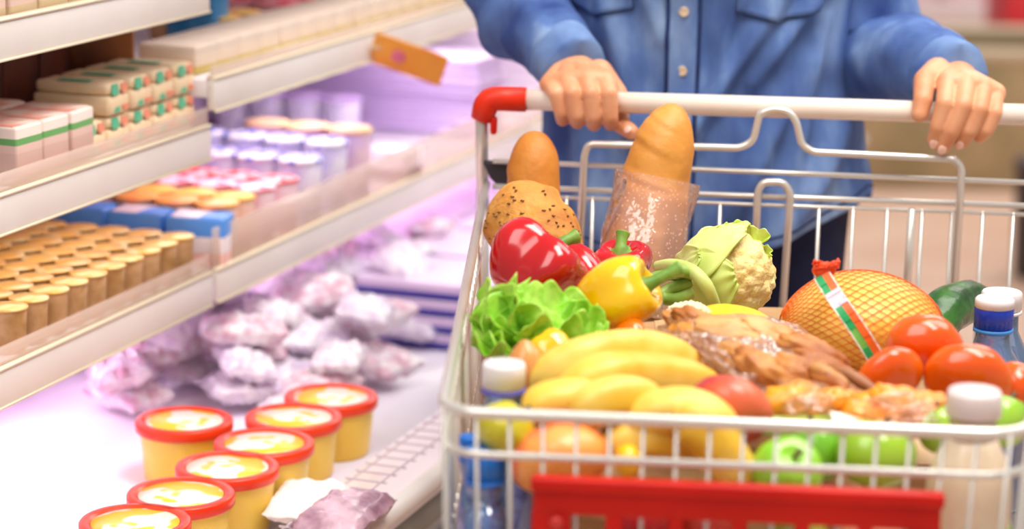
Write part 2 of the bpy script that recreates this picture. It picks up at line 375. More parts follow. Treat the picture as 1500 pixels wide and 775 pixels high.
# left bay, middle shelf
eg=thing('egg_carton','cream egg carton with green and coral printed marks on the middle shelf','carton',group='cream cartons on the middle shelf')
m_cream=M('carton_cream',(248,226,190),(244,214,176),scale=10,rough=.55); m_teal=M('print_teal',(96,190,150)); m_coral=M('print_coral',(240,150,120))
obj('box_body',xf(join(box(.05,.10,.036,.006,(0,0,.018)),box(.047,.096,.022,.007,(0,0,.047))),Matrix.Diagonal((1,1,.65,1))),m_cream,eg)
for x0,x1,x2,x3,y,yt,z0_,z1_,mt_ in ((-.02,-.003,-.003,-.017,-.0495,-.0475,.024,.036,m_teal),(.005,.018,.018,.005,-.0495,-.0475,.025,.035,m_coral),(-.016,-.004,-.004,-.012,-.0505,-.0505,.004,.010,m_teal),(.004,.018,.018,.004,-.0505,-.0505,.005,.011,m_coral)):
    obj('front_print',slab([(x0,y,z0_),(x1,y,z0_),(x2,yt,z1_),(x3,yt,z1_)],.0012),mt_,eg,smooth=False)
obj('top_print',slab([(-.02,-.02,.0379),(-.006,-.02,.0379),(-.006,.02,.0379),(-.02,.02,.0379)],.0008),m_teal,eg,smooth=False)
a,b=s_at(118,.03,200),s_at(284,.03,170); k=5; pw=(b-a)/k
rowgoods(eg,[(SH(a+pw*(i+.5),.075,z2),J(.02)) for i in range(k)]+[(SH(a+pw*(i+.5),.075,z2+.0385),J(.02)) for i in range(1,k)])
mp=carton('juice_multipack',.052,.08,.062,band('band_rosegreen',[(0,(236,206,190)),(.12,(224,186,174)),(.55,(232,196,186)),(.68,(110,170,100)),(.8,(244,224,214))],2),'rose multipack with a green stripe near the end of the middle shelf','pack','rose multipacks with green stripe on the middle shelf',M('rg_top',(246,224,210),(232,150,130),scale=30,detail=1))
a2=s_at(-25,.03,260)
rowgoods(mp,[(SH(a-.03-.056*i,.05+.085*j,z2),J(.05)) for i in range(int((a-a2)/.056)) for j in range(2)])
db=carton('dark_carton',.075,.06,.115,M('carton_dark',(128,64,44),(92,58,60),scale=16,rough=.6),'dark brown carton at the back of the middle shelf','carton','dark cartons at the back of the middle shelf')
rowgoods(db,[(SH(b-.085-.08*i,.20,z2),J(.04)) for i in range(10)])
am=carton('amber_carton',.05,.1,.1,M('carton_amber',(226,150,50),(236,176,96),scale=10),'amber carton at the end of the middle shelf behind the cream cartons','carton')
am.location=SH(b-.06,.30,z2); am.rotation_mode='QUATERNION'; am.rotation_quaternion=SQ; 
# left bay, top shelf
mp2=carton('snack_multipack',.06,.09,.075,band('band_rose2',[(0,(216,190,150)),(.14,(228,196,184)),(.6,(214,176,166)),(.8,(150,190,130))],2),'rose grey multipack standing on the top shelf','pack','rose grey multipacks on the top shelf')
rowgoods(mp2,[(SH(s_at(100,.03,10)-.064*i,.055,z1),J(.05)) for i in range(6)])
# right bay, upper shelf
tn=carton('tan_pack',.058,.08,.036,band('band_tan',[(0,(206,180,96)),(.3,(236,212,190)),(.7,(224,204,188))],2),'tan pack behind the clear strip of the upper shelf','pack','tan packs behind the clear strip')
sA,sB=s_at(272,.05,90),s_at(700,.05,20); nn=int((sB-sA)/.062)
rowgoods(tn,[(SH(sA+.02+.062*i,.07,zr),J(.05)) for i in range(nn)])
for (nm,px,py,lidc,bodyc,lb,n_) in (('citrus_pot',318,20,((255,206,110),(255,170,120)),((250,200,150),(230,150,70)),'amber lidded pot standing behind the tan packs',4),
      ('berry_pot',405,15,((246,92,110),(255,190,200)),((250,206,214),(240,120,130)),'red lidded pot standing behind the tan packs',4),
      ('violet_pot',495,5,((150,140,225),(220,210,250)),((230,222,246),(200,190,236)),'violet lidded pot standing behind the tan packs',3),
      ('cream_pot',545,5,((255,244,226),(250,236,214)),((252,240,226),(246,226,206)),'cream lidded pot standing behind the tan packs',4)):
    c=pot(nm,.031,.034,M(nm+'_body',*bodyc,scale=20),M(nm+'_lid',*lidc,scale=20,detail=1),lb,'pot',lb.split(' standing')[0]+'s behind the tan packs')
    s=s_at(px,.15,py); rowgoods(c,[(SH(s+.066*(i%2),.15+.07*(i//2),zr),J()) for i in range(n_)])
bl=carton('blue_carton',.05,.07,.075,M('blue_carton_m',(40,130,190),(110,170,220),scale=12),'bright blue carton just beyond the shelf end behind the tan packs','carton')
bl.location=SH(s_at(285,.17,35)+.01,.17,zr); bl.rotation_mode='QUATERNION'; bl.rotation_quaternion=SQ
# orange price card hanging from the upper shelf rail
ct=at(598,86,3.36); q=.0
pc=thing('price_card','orange price card with a pink dot hanging from the upper shelf rail','price card',ct)
dx=(at(652,104,3.36)-at(545,66,3.36)); dx.z*=1; ex=dx.normalized(); W=dx.length
ez=(Vector((0,0,1))-ex*ex.z); ez=(ez+Vector((0,-.5,0))).normalized(); ez=(ez-ex*ez.dot(ex)).normalized()
hw,hh=W/2,.026
obj('card',slab([-ex*hw-ez*hh,ex*hw-ez*hh,ex*hw+ez*hh,-ex*hw+ez*hh],.002),M('card_orange',(250,172,44),(246,156,40),scale=18,rough=.4),pc,smooth=False)
nn_=ex.cross(ez).normalized()
if nn_.y>0: nn_=-nn_
dt=lathe([(.001,0),(.010,0),(.010,.0015),(.001,.0015)],24)
obj('dot',dt,M('card_pink',(226,112,140)),pc,loc=-ex*.014+nn_*.0026,rot=ZD(nn_))
P0=SH(s_at(545,-.01,66),-.01,.983); obj('hanger',tube(fillet([P0-ct,(P0-ct)*.5+Vector((0,0,.01)),-ex*hw*.9+ez*hh*.6],.02),.0025,6),m_edge,pc)
# ------------------------------------------------------------------ packets lying on the deck
def pillow(sx,sy,sz,seed,amp=.006,nu=16,nv=14):
    def half(sg):
        def f(u,v):
            x=u*2-1;y=v*2-1; e=(max(0,1-abs(x)**3.2)*max(0,1-abs(y)**3.2))**.45
            n=nz((x*2.3,y*2.3,sg*3),1,seed)*amp+nz((x*6,y*6,sg*5),1,seed)*amp*.7
            return (x*sx/2*(1+.03*nz((y*4,seed,0))),y*sy/2*(1+.03*nz((x*4,seed,3))),sg*e*(sz/2+n)+(1-e)*nz((x*5,y*5,seed))*.004)
        return grid(nu,nv,f)
    return join(half(1),half(-1))
m_bagw=[M('film_bag_a',(255,250,252),(234,212,230),scale=46,rough=.25,bump=.5,bscale=90,coat=.4),M('film_bag_b',(252,244,252),(220,200,228),scale=40,rough=.25,bump=.5,bscale=80,coat=.4),M('film_bag_c',(250,242,248),(226,176,196),scale=52,rough=.25,bump=.5,coat=.4)]
protos=[]
for k in range(6):
    o=obj('film_packet',pillow(.088+.012*(k%3),.064+.008*(k%2),.028+.004*(k%3),k*3.1,.010,24,20),m_bagw[k%3]); tag(o,'pale pink film wrapped packet in the heap at the back of the deck','packet','film wrapped packets heaped on the deck'); protos.append(o)
random.seed(21); put=[]; first=[True]*6
for i in range(420):
    k=len(put)%6; px=random.uniform(170,670); lay=i//150
    t=(px-150)/500; d=random.uniform(-.12,.33) if px>330 else random.uniform(.1,.33)
    s=s_at(px,d,500); 
    if s<.02 and d<.12: d+=.14; s=s_at(px,d,500)
    if s>.95: continue
    if any(l_==lay and (s-a_)**2+(d-b_)**2<.0050 for l_,a_,b_ in put): continue
    put.append((lay,s,d))
    p=SH(s,d,DECK+.027+lay*.034+random.uniform(0,.006)); r=SQ@zrot(random.uniform(-1.2,1.2))@Quaternion((1,0,0),J(.1+.14*lay))@Quaternion((0,1,0),J(.1+.1*lay))
    if first[k]: first[k]=False; protos[k].location=p; protos[k].rotation_mode='QUATERNION'; protos[k].rotation_quaternion=r
    else: dup(protos[k],p,r)
fb=carton('flat_box',.17,.2,.023,band('band_navy',[(0,(66,58,168)),(.45,(226,200,236)),(.9,(240,220,246))],2),'flat white and dark blue box in the stacks beyond the film packets','box','flat dark blue boxes on the deck')
rowgoods(fb,[(SH(s_at(640,-.1,420)+.02+.19*i,-.1+.22*j,DECK+.0007+.024*q),J(.04)) for i in range(2) for j in range(2) for q in range(4)])
wb=carton('white_box',.17,.2,.03,M('box_glow',(250,232,250),(240,210,244),scale=8),'flat pale pink box stacked farther along the deck behind the cart','box','pale pink boxes farther along the deck')
rowgoods(wb,[(SH(s_at(640,-.1,420)+.42+.19*i,-.1+.22*j,DECK+.0007+.031*q),J(.04)) for i in range(5) for j in range(2) for q in range(3)])
pw_=obj('wrapped_pack',pillow(.12,.075,.03,5.5),M('pack_mauve',(226,190,206),(150,106,128),scale=22,rough=.3,bump=.5,coat=.4)); tag(pw_,'mauve film wrapped pack lying on the grille by the bottom edge','packet')
pw_.location=atz(505,752,.609); pw_.rotation_mode='QUATERNION'; pw_.rotation_quaternion=SQ
wc=obj('paper_pack',pillow(.11,.08,.03,9.5),M('paper_white',(250,242,240),(244,232,232),scale=14,rough=.6)); tag(wc,'crumpled white paper pack lying on the grille beside the row of tubs','packet')
wc.location=atz(452,735,.60); wc.rotation_mode='QUATERNION'; wc.rotation_quaternion=SQ@zrot(.2)
# ------------------------------------------------------------------ far side of the store
def gondola(): pass
bn=thing('wooden_bin','olive brown promotional bin standing on the floor far behind the cart','bin',(1.35,7.9,0))
m_ol=M('bin_olive',(152,134,96),(176,150,112),scale=6,rough=.7)
obj('box_body',join(box(.9,.03,.42,.01,(0,-.3,.21)),box(.9,.03,.42,.01,(0,.3,.21)),box(.03,.6,.42,.01,(-.435,0,.21)),box(.03,.6,.42,.01,(.435,0,.21)),box(.9,.6,.04,.01,(0,0,.03))),m_ol,bn)
obj('rim',join(box(.96,.05,.04,.01,(0,-.3,.43)),box(.96,.05,.04,.01,(0,.3,.43)),box(.05,.56,.04,.01,(-.455,0,.43)),box(.05,.56,.04,.01,(.455,0,.43))),M('bin_rim',(196,176,150)),bn)
gd=thing('store_gondola','pale store shelf unit far behind the cart','shelf unit',(2.2,11.2,0))
obj('base',box(3.4,.8,.2,.01,(0,0,.1)),M('gon_base',(222,200,196)),gd)
obj('back_panel',box(3.4,.05,1.6,.01,(0,.3,.9)),M('gon_back',(236,216,220)),gd)
for z in (.22,.62,1.02): obj('shelf',box(3.4,.7,.04,.01,(0,-.02,z)),M('gon_shelf',(240,226,226)),gd)
wx=carton('pale_carton',.3,.3,.3,M('far_pink',(250,226,232),(232,170,190),scale=7),'large pale pink carton on the far shelf unit','carton','pale pink cartons on the far shelf unit')
for i in range(9):
    p=Vector((.75+i*.33,11.0,.2415)); 
    if i==0: wx.location=p
    else: dup(wx,p)
rc=thing('red_crate','red crate with yellow print standing far behind the cart at the picture edge','crate',(2.13,9.2,-.09))
m_rc=M('crate_red',(216,40,48),(196,30,40),scale=6)
obj('crate_body',join(box(.6,.4,.05,.01,(0,0,.17)),box(.6,.03,.5,.01,(0,-.2,.4)),box(.6,.03,.5,.01,(0,.2,.4)),box(.03,.4,.5,.01,(-.29,0,.4)),box(.03,.4,.5,.01,(.29,0,.4))),m_rc,rc)
obj('crate_print',box(.2,.004,.12,.001,(.02,-.217,.3)),M('crate_yellow',(248,150,60)),rc)
for x in (-.25,.25):
    for y in (-.15,.15): obj('leg',box(.05,.05,.07,.005,(x,y,.125)),m_rc,rc)
dkb=thing('black_bin','tall black bin standing behind the cart at the picture edge','bin',(1.44,6.35,0))
obj('bin_body',lathe([(.001,0),(.085,0),(.09,.02),(.10,.30),(.10,.305),(.001,.305)],28),M('bin_black',(52,40,40),rough=.5),dkb)
obj('rim',lathe([(.09,.295),(.106,.295),(.106,.315),(.09,.315)],28),M('bin_rimb',(70,56,54)),dkb)
# ------------------------------------------------------------------ shopping cart
m_chrome=M('cart_wire',(226,220,212),rough=.26,metal=.5); m_hand=M('handle_grip',(240,222,208),(244,228,214),scale=8,rough=.4,sss=.05)
m_red=M('cart_red',(212,26,8),(200,18,4),scale=10,rough=.42,spec=.3); m_blk=M('cart_black',(44,38,46),rough=.5); m_rub=M('wheel_rubber',(70,70,74),rough=.7)
FL=Vector((-.051,1.76,.92));FR=Vector((.384,1.723,.92));BL=Vector((-.031,2.69,.92));BR=Vector((.645,2.633,.92))
ZB=.62
FLb=Vector((-.043,1.772,ZB));FRb=Vector((.373,1.737,ZB));BLb=Vector((-.02,2.64,ZB-.02));BRb=Vector((.63,2.588,ZB-.02))
cart=thing('shopping_cart','wire shopping cart with white handle and red front plate, full of groceries','shopping cart',(0,0,0))
q4=lambda a,b,t:a*(1-t)+b*t
rim=fillet([BL,FL,FR,BR],.035,6)
obj('rim',tube(rim,.0048,10),m_chrome,cart)
zl=at(700,664,1.762).z; dz=(.92-zl)/(.92-ZB)
low=fillet([q4(BL,BLb,dz),q4(FL,FLb,dz),q4(FR,FRb,dz),q4(BR,BRb,dz)],.035,6)
obj('lower_rail',tube(low,.0034,8),m_chrome,cart)
def panel(name,a,b,ab,bb,n,levels,r=.0019,inset=.0):
    g=[tube([q4(a,b,(i+.5)/n),q4(ab,bb,(i+.5)/n)],r,6) for i in range(n)]
    for t in levels: g.append(tube([q4(a,ab,t),q4(b,bb,t)],.0026,6))
    obj(name,join(*g),m_chrome,cart)
def front_x(px): 
    r=ray(px,640); k=r.x/r.y; d=FR-FL; return ((k*FL.y-FL.x)/(d.x-k*d.y))
g=[]
px=697
while px<1490:
    t=front_x(px); g.append(tube([q4(FL,FR,t),q4(FLb,FRb,t)],.0017,6)); px+=49
for t in (.42,.7,1): g.append(tube([q4(FL,FLb,t),q4(FR,FRb,t)],.0026,6))
obj('front_panel',join(*g),m_chrome,cart)
panel('side_panel',FL,BL,FLb,BLb,32,(.42,.7,1)); panel('side_panel',FR,BR,FRb,BRb,32,(.42,.7,1))
g=[tube([q4(FLb,FRb,i/10),q4(BLb,BRb,i/10)],.0022,6) for i in range(11)]+[tube([q4(FLb,BLb,i/16),q4(FRb,BRb,i/16)],.0022,6) for i in range(17)]
obj('bottom_panel',join(*g),m_chrome,cart)
# handle
HL=Vector((-.034,2.664,1.021)); HA=Vector((.9964,-.0847,0)); HN=Vector((-.0847,-.9964,0))
HR=HL+HA*.69
h0=HL+HA*.046
obj('handle',tube([h0,HR-HA*.046],.0118,20),m_hand,cart)
for s,e in ((1,HL),(-1,HR)):
    E_=obj('handle_end',tube(fillet([e+HA*(.047*s),e+HA*(.004*s),e+HA*(-.003*s)-HN*.002+Vector((0,0,-.024))],.018,6),[.0138]*4+[.0142]*4+[.0125],16),M('handle_red',(226,56,24),(218,46,18),scale=12,rough=.4,spec=.3),cart)
    obj('tab',box(.008,.012,.02,.003,e+HA*(.011*s)+Vector((0,0,-.03))),m_red,E_)
    b0=e+HA*(-.003*s)+Vector((0,0,-.02)); b1=(BL if s>0 else BR)+Vector((-.004*s,.012,0))
    obj('post',tube(fillet([b0,b1+Vector((0,0,-.01)),b1+Vector((.01*s,0,-.45)),b1+Vector((.05*s,-.02,-.72))],.1,8),.0068,12),m_chrome,cart)
    bk=e+HA*(.018*s)+Vector((0,-.005,-.086))
    V=[(-.018*s,0,.014),(.014*s,0,.013),(.014*s,0,-.02),(.008*s,0,-.02),(-.010*s,0,-.003)]
    V=[bk+Vector(v) for v in V]; k=len(V); V2=[v+Vector((0,.02,0)) for v in V]
    obj('bracket',(V+V2,[tuple(range(k)),tuple(range(2*k-1,k-1,-1))]+[(i,(i+1)%k,k+(i+1)%k,k+i) for i in range(k)]),m_blk,cart,smooth=False)
# hinged rear gate with child seat loop
GP=Vector((.26,2.632,0)); GN=Vector((.0847,.9964,0))
def gp(px,py,off=0):
    r=ray(px,py); o=Vector((0,0,CH)); t=(GP-o-GN*off).dot(GN)/r.dot(GN); return o+r*t
g=[tube([gp(722,236),gp(1535,269)],.003,8),tube([gp(722,273),gp(1535,303)],.0032,8),tube([gp(735,286),gp(1520,315)],.0022,8)]
obj('gate_rail',join(*g),m_chrome,cart)
g=[]
for px in (765,797,830,868,902,955,1005,1055,1200,1250,1300,1351,1395,1440,1485):
    t=gp(px,284+(px-750)*.037); d=t.copy(); d.z=ZB; d.x-=.0*(px-1040)/400; g.append(tube([t,d],.0021,6))
obj('gate_bars',join(*g),m_chrome,cart)
of=.012
A=[(846,420),(856,228),(862,211),(1084,217),(1103,207),(1113,166),(1130,160),(1152,162),(1166,176),(1174,212),(1190,223),(1398,233),(1409,246),(1396,455)]
obj('seat_loop',tube(fillet([gp(x,y,of) for x,y in A],.02,6),.0042,10),m_chrome,cart)
A=[(1103,440),(1110,280),(1118,267),(1147,267),(1158,282),(1145,470)]
obj('seat_loop',tube(fillet([gp(x,y,of*.6) for x,y in A],.018,6),.0042,10),m_chrome,cart)
obj('seat_loop',tube([gp(1336,306,of*.6),gp(1326,460,of*.6)],.0042,10),m_chrome,cart)
# red front plate, hung on the front wires
fd=(FR-FL); fd.z=0; fd.normalize(); fn=Vector((fd.y,-fd.x,0))
def fpt(px,py,off=.014):
    r=ray(px,py); o=Vector((0,0,CH)); p0=FL+fn*off-Vector((0,0,0)); t=(p0-o).dot(fn)/r.dot(fn); return o+r*t
TL=fpt(777,699);TR=fpt(1385,731); W=(TR-TL).length; ztop=TL.z
fq=Matrix((fd,-fn,Vector((0,0,1)))).transposed().to_quaternion()
sc_=W/608
g=[box(W,.014,.012,.003,(W/2,0,-.006)),box(W-.004,.010,.02,.002,(W/2,.002,-.020)),box(W-.002,.008,.022,.002,(W/2,.0035,-.118))]
sl=[(60,112),(138,206),(228,300),(322,392),(414,484),(506,560)]
xs=[2]+[v for s in sl for v in s]+[606]
for i in range(0,len(xs),2): g.append(box((xs[i+1]-xs[i])*sc_,.009,.082,.002,((xs[i]+xs[i+1])/2*sc_,.002,-.068)))
pl=obj('front_plate',join(*g),m_red,cart,loc=TL-fn*.006,rot=fq)
for x in (40,566): obj('rivet',lathe([(.001,0),(.006,0),(.005,.003),(.001,.0035)],16),M('rivet_red',(206,52,40)),pl,loc=(x*sc_,-.004,-.036),rot=ZD((0,-1,0)))
# chassis
g=[]
for s,f_,b_ in ((1,FLb,BLb),(-1,FRb,BRb)):
    g.append(tube(fillet([b_+Vector((.03*s,.02,-.0)),b_+Vector((.03*s,.02,-.41)),f_+Vector((.02*s,.06,-.46)),f_+Vector((.02*s,.06,-.47))],.06,6),.009,10))
    g.append(tube([f_+Vector((.02*s,.20,0)),q4(f_,b_,.55)+Vector((.025*s,0,-.44))],.008,10))
g.append(tube([BLb+Vector((.03,.02,-.40)),BRb+Vector((-.03,.02,-.40))],.008,10)); g.append(tube([FLb+Vector((.02,.06,-.46)),FRb+Vector((-.02,.06,-.46))],.008,10))
obj('chassis',join(*g),m_chrome,cart)
for p in (FLb+Vector((.02,.07,0)),FRb+Vector((-.02,.07,0)),BLb+Vector((.03,0,0)),BRb+Vector((-.03,0,0))):
    p=Vector((p.x,p.y,.055)); front=p.y<2.2
    ws=obj('caster',join(box(.004,.04,.09,.001,(-.018,0,.03)),box(.004,.04,.09,.001,(.018,0,.03)),box(.04,.044,.006,.001,(0,0,.076)),tube([(0,0,.07),(0,0,.11 if front else .15)],.009,10)),m_chrome,cart,loc=p)
    obj('wheel',xf(lathe([(.006,-.013),(.045,-.013),(.055,-.008),(.055,.008),(.045,.013),(.006,.013)],28),Matrix.Rotation(pi/2,4,'Y')),m_rub,ws)

# ------------------------------------------------------------------ person
m_skin=M('skin',(230,168,128),(218,146,104),scale=22,rough=.48,sss=.18,bump=.08,bscale=260)
def hand(px0,chains,wrist,elbow,palm,thumb_root,links):
    o=HL+HA*((at(px0,152,2.64).x-HL.x)/HA.x)
    P=lambda v:o+HA*v[0]+HN*v[1]+Vector((0,0,v[2]))
    g=[]; W_=P(wrist)
    for ch,rr in chains:
        pts=[P(c) for c in ch]
        for i in range(len(pts)-1): g.append(capsule(pts[i],pts[i+1],rr[i],rr[i+1],16))
    for a,b,ra,rb in links: g.append(capsule(P(a),P(b),ra,rb,16))
    g.append(capsule(W_,P(palm),.019,.016)); g.append(capsule(W_+Vector((.008,0,0)),P(palm),.017,.014))
    fo=(elbow-W_); g.append(capsule(W_,W_+fo*.35,.0215,.027,20)); g.append(capsule(W_+fo*.35,W_+fo*.98,.027,.037,20))
    return fuse('hand',g,.0015,4),W_,P
# hand gripping the bar: fingers wrap over it, thumb underneath
I1=[(.019,.002,.0235),(.0245,.0215,.0125),(.0265,.0215,-.0125),(.0265,.003,-.0235)]
M1=[(-.0025,.004,.0255),(.0045,.0235,.0125),(.0080,.023,-.0125),(.008,.003,-.0245)]
R1=[(-.0235,.003,.0235),(-.0155,.0225,.012),(-.0105,.022,-.0115),(-.0105,.003,-.0225)]
K1=[(-.0425,-.002,.0175),(-.0335,.0195,.0105),(-.0275,.019,-.0095),(-.027,.004,-.0205)]
T1=[(.010,-.043,.026),(.031,-.029,.004),(.037,-.010,-.026),(.050,.010,-.031)]
W1=(-.022,-.056,.033)
fr=[.0112,.0100,.0094,.0085]
mc=lambda ch,w:(w,(ch[0][0]*.6+w[0]*.4,ch[0][1]*.55+w[1]*.45,ch[0][2]*.6+w[2]*.4+.004),)
ch1=[(I1,fr),(M1,fr),(R1,fr),(K1,[.0102,.0090,.0085,.0078]),(T1,[.016,.013,.0105,.0088])]
ln1=[(W1,c[0],.0165,.0118) for c in (I1,M1,R1,K1)]+[(q_,r_,.0115,.0115) for q_,r_ in ((I1[0],M1[0]),(M1[0],R1[0]),(R1[0],K1[0]))]
ln1+=[((-.008,-.03,.020),(.02,-.02,.012),.014,.013),((-.025,-.02,.012),(.01,-.018,.010),.012,.012)]
EL1=at(748,-4,2.86); EL2=at(1276,70,2.88)
h1,w1,P1=hand(861,ch1,W1,EL1,(-.004,-.02,.017),None,ln1)
# the other hand: laid over the bar with fingers hanging, thumb resting along it
I2=[(-.008,.000,.033),(-.012,.0255,.0135),(-.0175,.0265,-.012),(-.0205,.021,-.0275)]
M2=[(.0125,.001,.034),(.0075,.0285,.0125),(-.003,.0305,-.015),(-.0105,.024,-.0335)]
R2=[(.0305,-.003,.029),(.0255,.0255,.0085),(.0165,.0265,-.015),(.009,.019,-.0285)]
K2=[(.0455,-.010,.0215),(.0425,.0195,.004),(.0355,.0215,-.0145),(.029,.0165,-.0225)]
T2=[(-.016,-.038,.040),(-.0315,-.012,.033),(-.0345,.013,.0145),(-.0375,.0195,.000)]
W2=(.004,-.058,.033)
ch2=[(I2,fr),(M2,fr),(R2,[.0108,.0096,.0090,.0082]),(K2,[.0098,.0087,.0082,.0076]),(T2,[.0155,.0125,.0108,.0090])]
ln2=[(W2,c[0],.0165,.0118) for c in (I2,M2,R2,K2)]+[(q_,r_,.0112,.0112) for q_,r_ in ((I2[0],M2[0]),(M2[0],R2[0]),(R2[0],K2[0]))]
ln2+=[((.0,-.03,.034),(.03,-.025,.022),.014,.012),((.0,-.025,.024),(.035,-.02,.012),.011,.010)]
h2,w2,P2=hand(1392,ch2,W2,EL2,(.006,-.02,.032),None,ln2)
SHL=Vector((.045,2.90,1.40)); SHR=Vector((.405,2.91,1.40))
TX,TY=.228,2.895
body=[capsule((TX,TY,.93),(TX,TY,1.05),.105,.10),capsule((TX-.06,TY,.92),(TX+.06,TY,.92),.09,.09),capsule((TX,TY,1.0),(TX,TY+.01,1.33),.095,.10),capsule((TX-.09,TY+.01,1.36),(TX+.09,TY+.01,1.36),.065,.065),
 capsule((TX,TY+.015,1.40),(TX-.005,TY-.005,1.53),.052,.05)]
for sh,e in ((SHL,EL1),(SHR,EL2)): body+= [capsule(sh,e,.045,.036)]
for s in (-1,1): body+=[capsule((TX+.085*s,TY,.88),(TX+.095*s,TY-.02,.50),.075,.048),capsule((TX+.095*s,TY-.02,.50),(TX+.10*s,TY+.03,.09),.046,.032),capsule((TX+.10*s,TY+.03,.06),(TX+.11*s,TY-.11,.045),.032,.026)]
HC=Vector((TX-.012,TY-.02,1.605))
body+=[mv(ellip(.072,.088,.098),HC+Vector((0,.012,.018))),mv(ellip(.060,.070,.075),HC+Vector((0,-.012,-.035))),capsule(HC+Vector((0,-.088,-.002)),HC+Vector((0,-.104,-.03)),.008,.013),
 capsule(HC+Vector((-.02,-.082,-.062)),HC+Vector((.02,-.082,-.062)),.009,.009),capsule(HC+Vector((0,-.068,-.098)),HC+Vector((0,-.064,-.096)),.020,.02)]
for s in (-1,1): body+=[mv(ellip(.010,.020,.030),HC+Vector((.074*s,.018,-.012)))]
bod=fuse('b',body,.007,5)
pers=obj('person',join(bod,h1,h2),m_skin); tag(pers,'person in a blue denim shirt pushing the cart with both hands on its handle','person')
for P,ch in ((P2,I2),(P2,M2),(P2,R2),(P1,T1)):
    a=P(ch[2]);b=P(ch[3]); d=(b-a).normalized(); nrm=HN*.85+Vector((0,0,.15)); nrm=(nrm-d*nrm.dot(d)).normalized()
    q=Matrix((d.cross(nrm),d,nrm)).transposed().to_quaternion()
    obj('fingernail',ellip(.0048,.0062,.0016,16,10),M('nail',(246,200,182),rough=.25,coat=.3),pers,loc=b+d*.0012+nrm*.0077,rot=q)
for s in (-1,1):
    e=obj('eye',ellip(.013,.010,.0085,20,12),M('eye_white',(238,232,228),rough=.2),pers,loc=HC+Vector((.031*s,-.083,.008)))
    obj('iris',ellip(.0055,.002,.0055,16,8),M('iris',(84,58,40),rough=.2),e,loc=(0,-.0098,0))
obj('lips',ellip(.024,.006,.0085,20,12),M('lips',(196,104,98),rough=.4),pers,loc=HC+Vector((0,-.0885,-.062)))
hair=[mv(ellip(.082,.092,.098),HC+Vector((0,.026,.030)))]+[capsule(HC+Vector((x,.06+.01*abs(x)*10,.02)),HC+Vector((x*1.3,.085,-.20)),.05,.035) for x in (-.05,0,.05)]+[capsule(HC+Vector((.074*s,.02,.04)),HC+Vector((.085*s,.045,-.16)),.022,.02) for s in (-1,1)]
obj('hair',fuse('h',hair,.006,4),M('hair_brown',(86,56,40),(112,76,52),scale=60,rough=.5,stretch=(1,1,.1)),pers)
# shirt ---------------------------------------------------------------
m_den=M('denim',(54,76,136),(150,176,212),scale=13,rough=.8,bump=.35,bscale=900,detail=6,lo=.33,hi=.72,c3=(90,118,174),spec=.2,stretch=(1,1,.4))
m_dend=M('denim_seam',(34,46,88),(46,66,116),scale=30,rough=.8,bump=.3,bscale=700,spec=.2)
FA=-.27      # which way the chest faces
def prof(z):
    K=[(.74,.214,.152),(.80,.212,.148),(.88,.209,.142),(.96,.194,.133),(1.03,.177,.126),(1.10,.174,.128),(1.18,.182,.136),(1.28,.188,.135),(1.36,.180,.115),(1.42,.135,.085),(1.46,.068,.062)]
    for i in range(len(K)-1):
        if z<=K[i+1][0]:
            t=max(0,(z-K[i][0])/(K[i+1][0]-K[i][0])); t=t*t*(3-2*t); return K[i][1]*(1-t)+K[i+1][1]*t,K[i][2]*(1-t)+K[i+1][2]*t
    return K[-1][1:]
folds=[((.55,1.13),(-.35,.93),.020,.009),((.75,1.05),(.1,.86),.024,.008),((.95,1.16),(.35,1.03),.018,.009),((-.9,1.14),(-.55,.95),.02,.008),((-.75,1.2),(-.45,1.08),.016,.006),((.2,1.16),(.0,1.0),.016,.005),((1.1,.98),(.5,.84),.022,.008),((-.6,.98),(-.2,.86),.022,.006),((.9,1.10),(.6,.90),.016,.007),((-1.1,1.05),(-.8,.85),.02,.008)]
def fold(a,z):
    d=0
    for (a0,z0),(a1,z1),w_,h_ in folds:
        x,y=a*.16,z; x0,x1=a0*.16,a1*.16
        L2=(x1-x0)**2+(z1-z0)**2; t=max(0,min(1,((x-x0)*(x1-x0)+(y-z0)*(z1-z0))/L2))
        dd=(x-x0-t*(x1-x0))**2+(y-z0-t*(z1-z0))**2; d+=2.0*h_*math.exp(-dd/(2*(w_*.5)**2))*sin(pi*min(1,max(.0,.15+.7*t)))
    return d
def hem(a): # front tail low, rising at the side seams
    return .815+.07*(1-abs(cos(a-FA))**1.3)
def shirt_pt(a,z,off=0):
    ax,by=prof(z); dx_,dy_=sin(a),-cos(a); e=2.4
    r=1/((abs(dx_)/ax)**e+(abs(dy_)/by)**e)**(1/e)
    r+=off+fold(a,z)+.006*nz((sin(a)*2+z*2,cos(a)*2,z*6))+.0032*nz((sin(a)*6+z*9,cos(a)*6,z*16),1,4)
    return Vector((TX+dx_*r,TY+dy_*r+(.01 if z>1.3 else 0),z))
NU,NV=220,150
def sf(u,v):
    a=2*pi*u-pi; z0=hem(a); z=z0+(1.46-z0)*v; return shirt_pt(a,z)
g=grid(NU,NV,sf,True)
def sleeve(sh,el,wr,r):
    inn=Vector((TX-sh.x,0,0)).normalized()
    pth=catmull([sh+inn*.075+Vector((0,0,.035)),sh+inn*.012+Vector((0,0,.012)),sh*.5+el*.5+Vector((0,.01,0)),el,el*.5+wr*.5,wr],14)
    k=len(pth)
    rr=[lerpl(r,i/(k-1)) for i in range(k)]
    acc=0
    def fn(rad,a,t):
        bend=math.exp(-((t-.6)/.14)**2)
        return rad+.0055*sin(t*46+1.2*sin(a)+a)*(.3+bend)*(.5+.5*sin(a*2+1))+.005*nz((cos(a)*1.5,sin(a)*1.5,t*9),1,sh.x*9)+.002*nz((cos(a)*4,sin(a)*4,t*26))
    return tube(pth,rr,40,fn=fn)
dir1=(w1-EL1).normalized(); dir2=(w2-EL2).normalized()
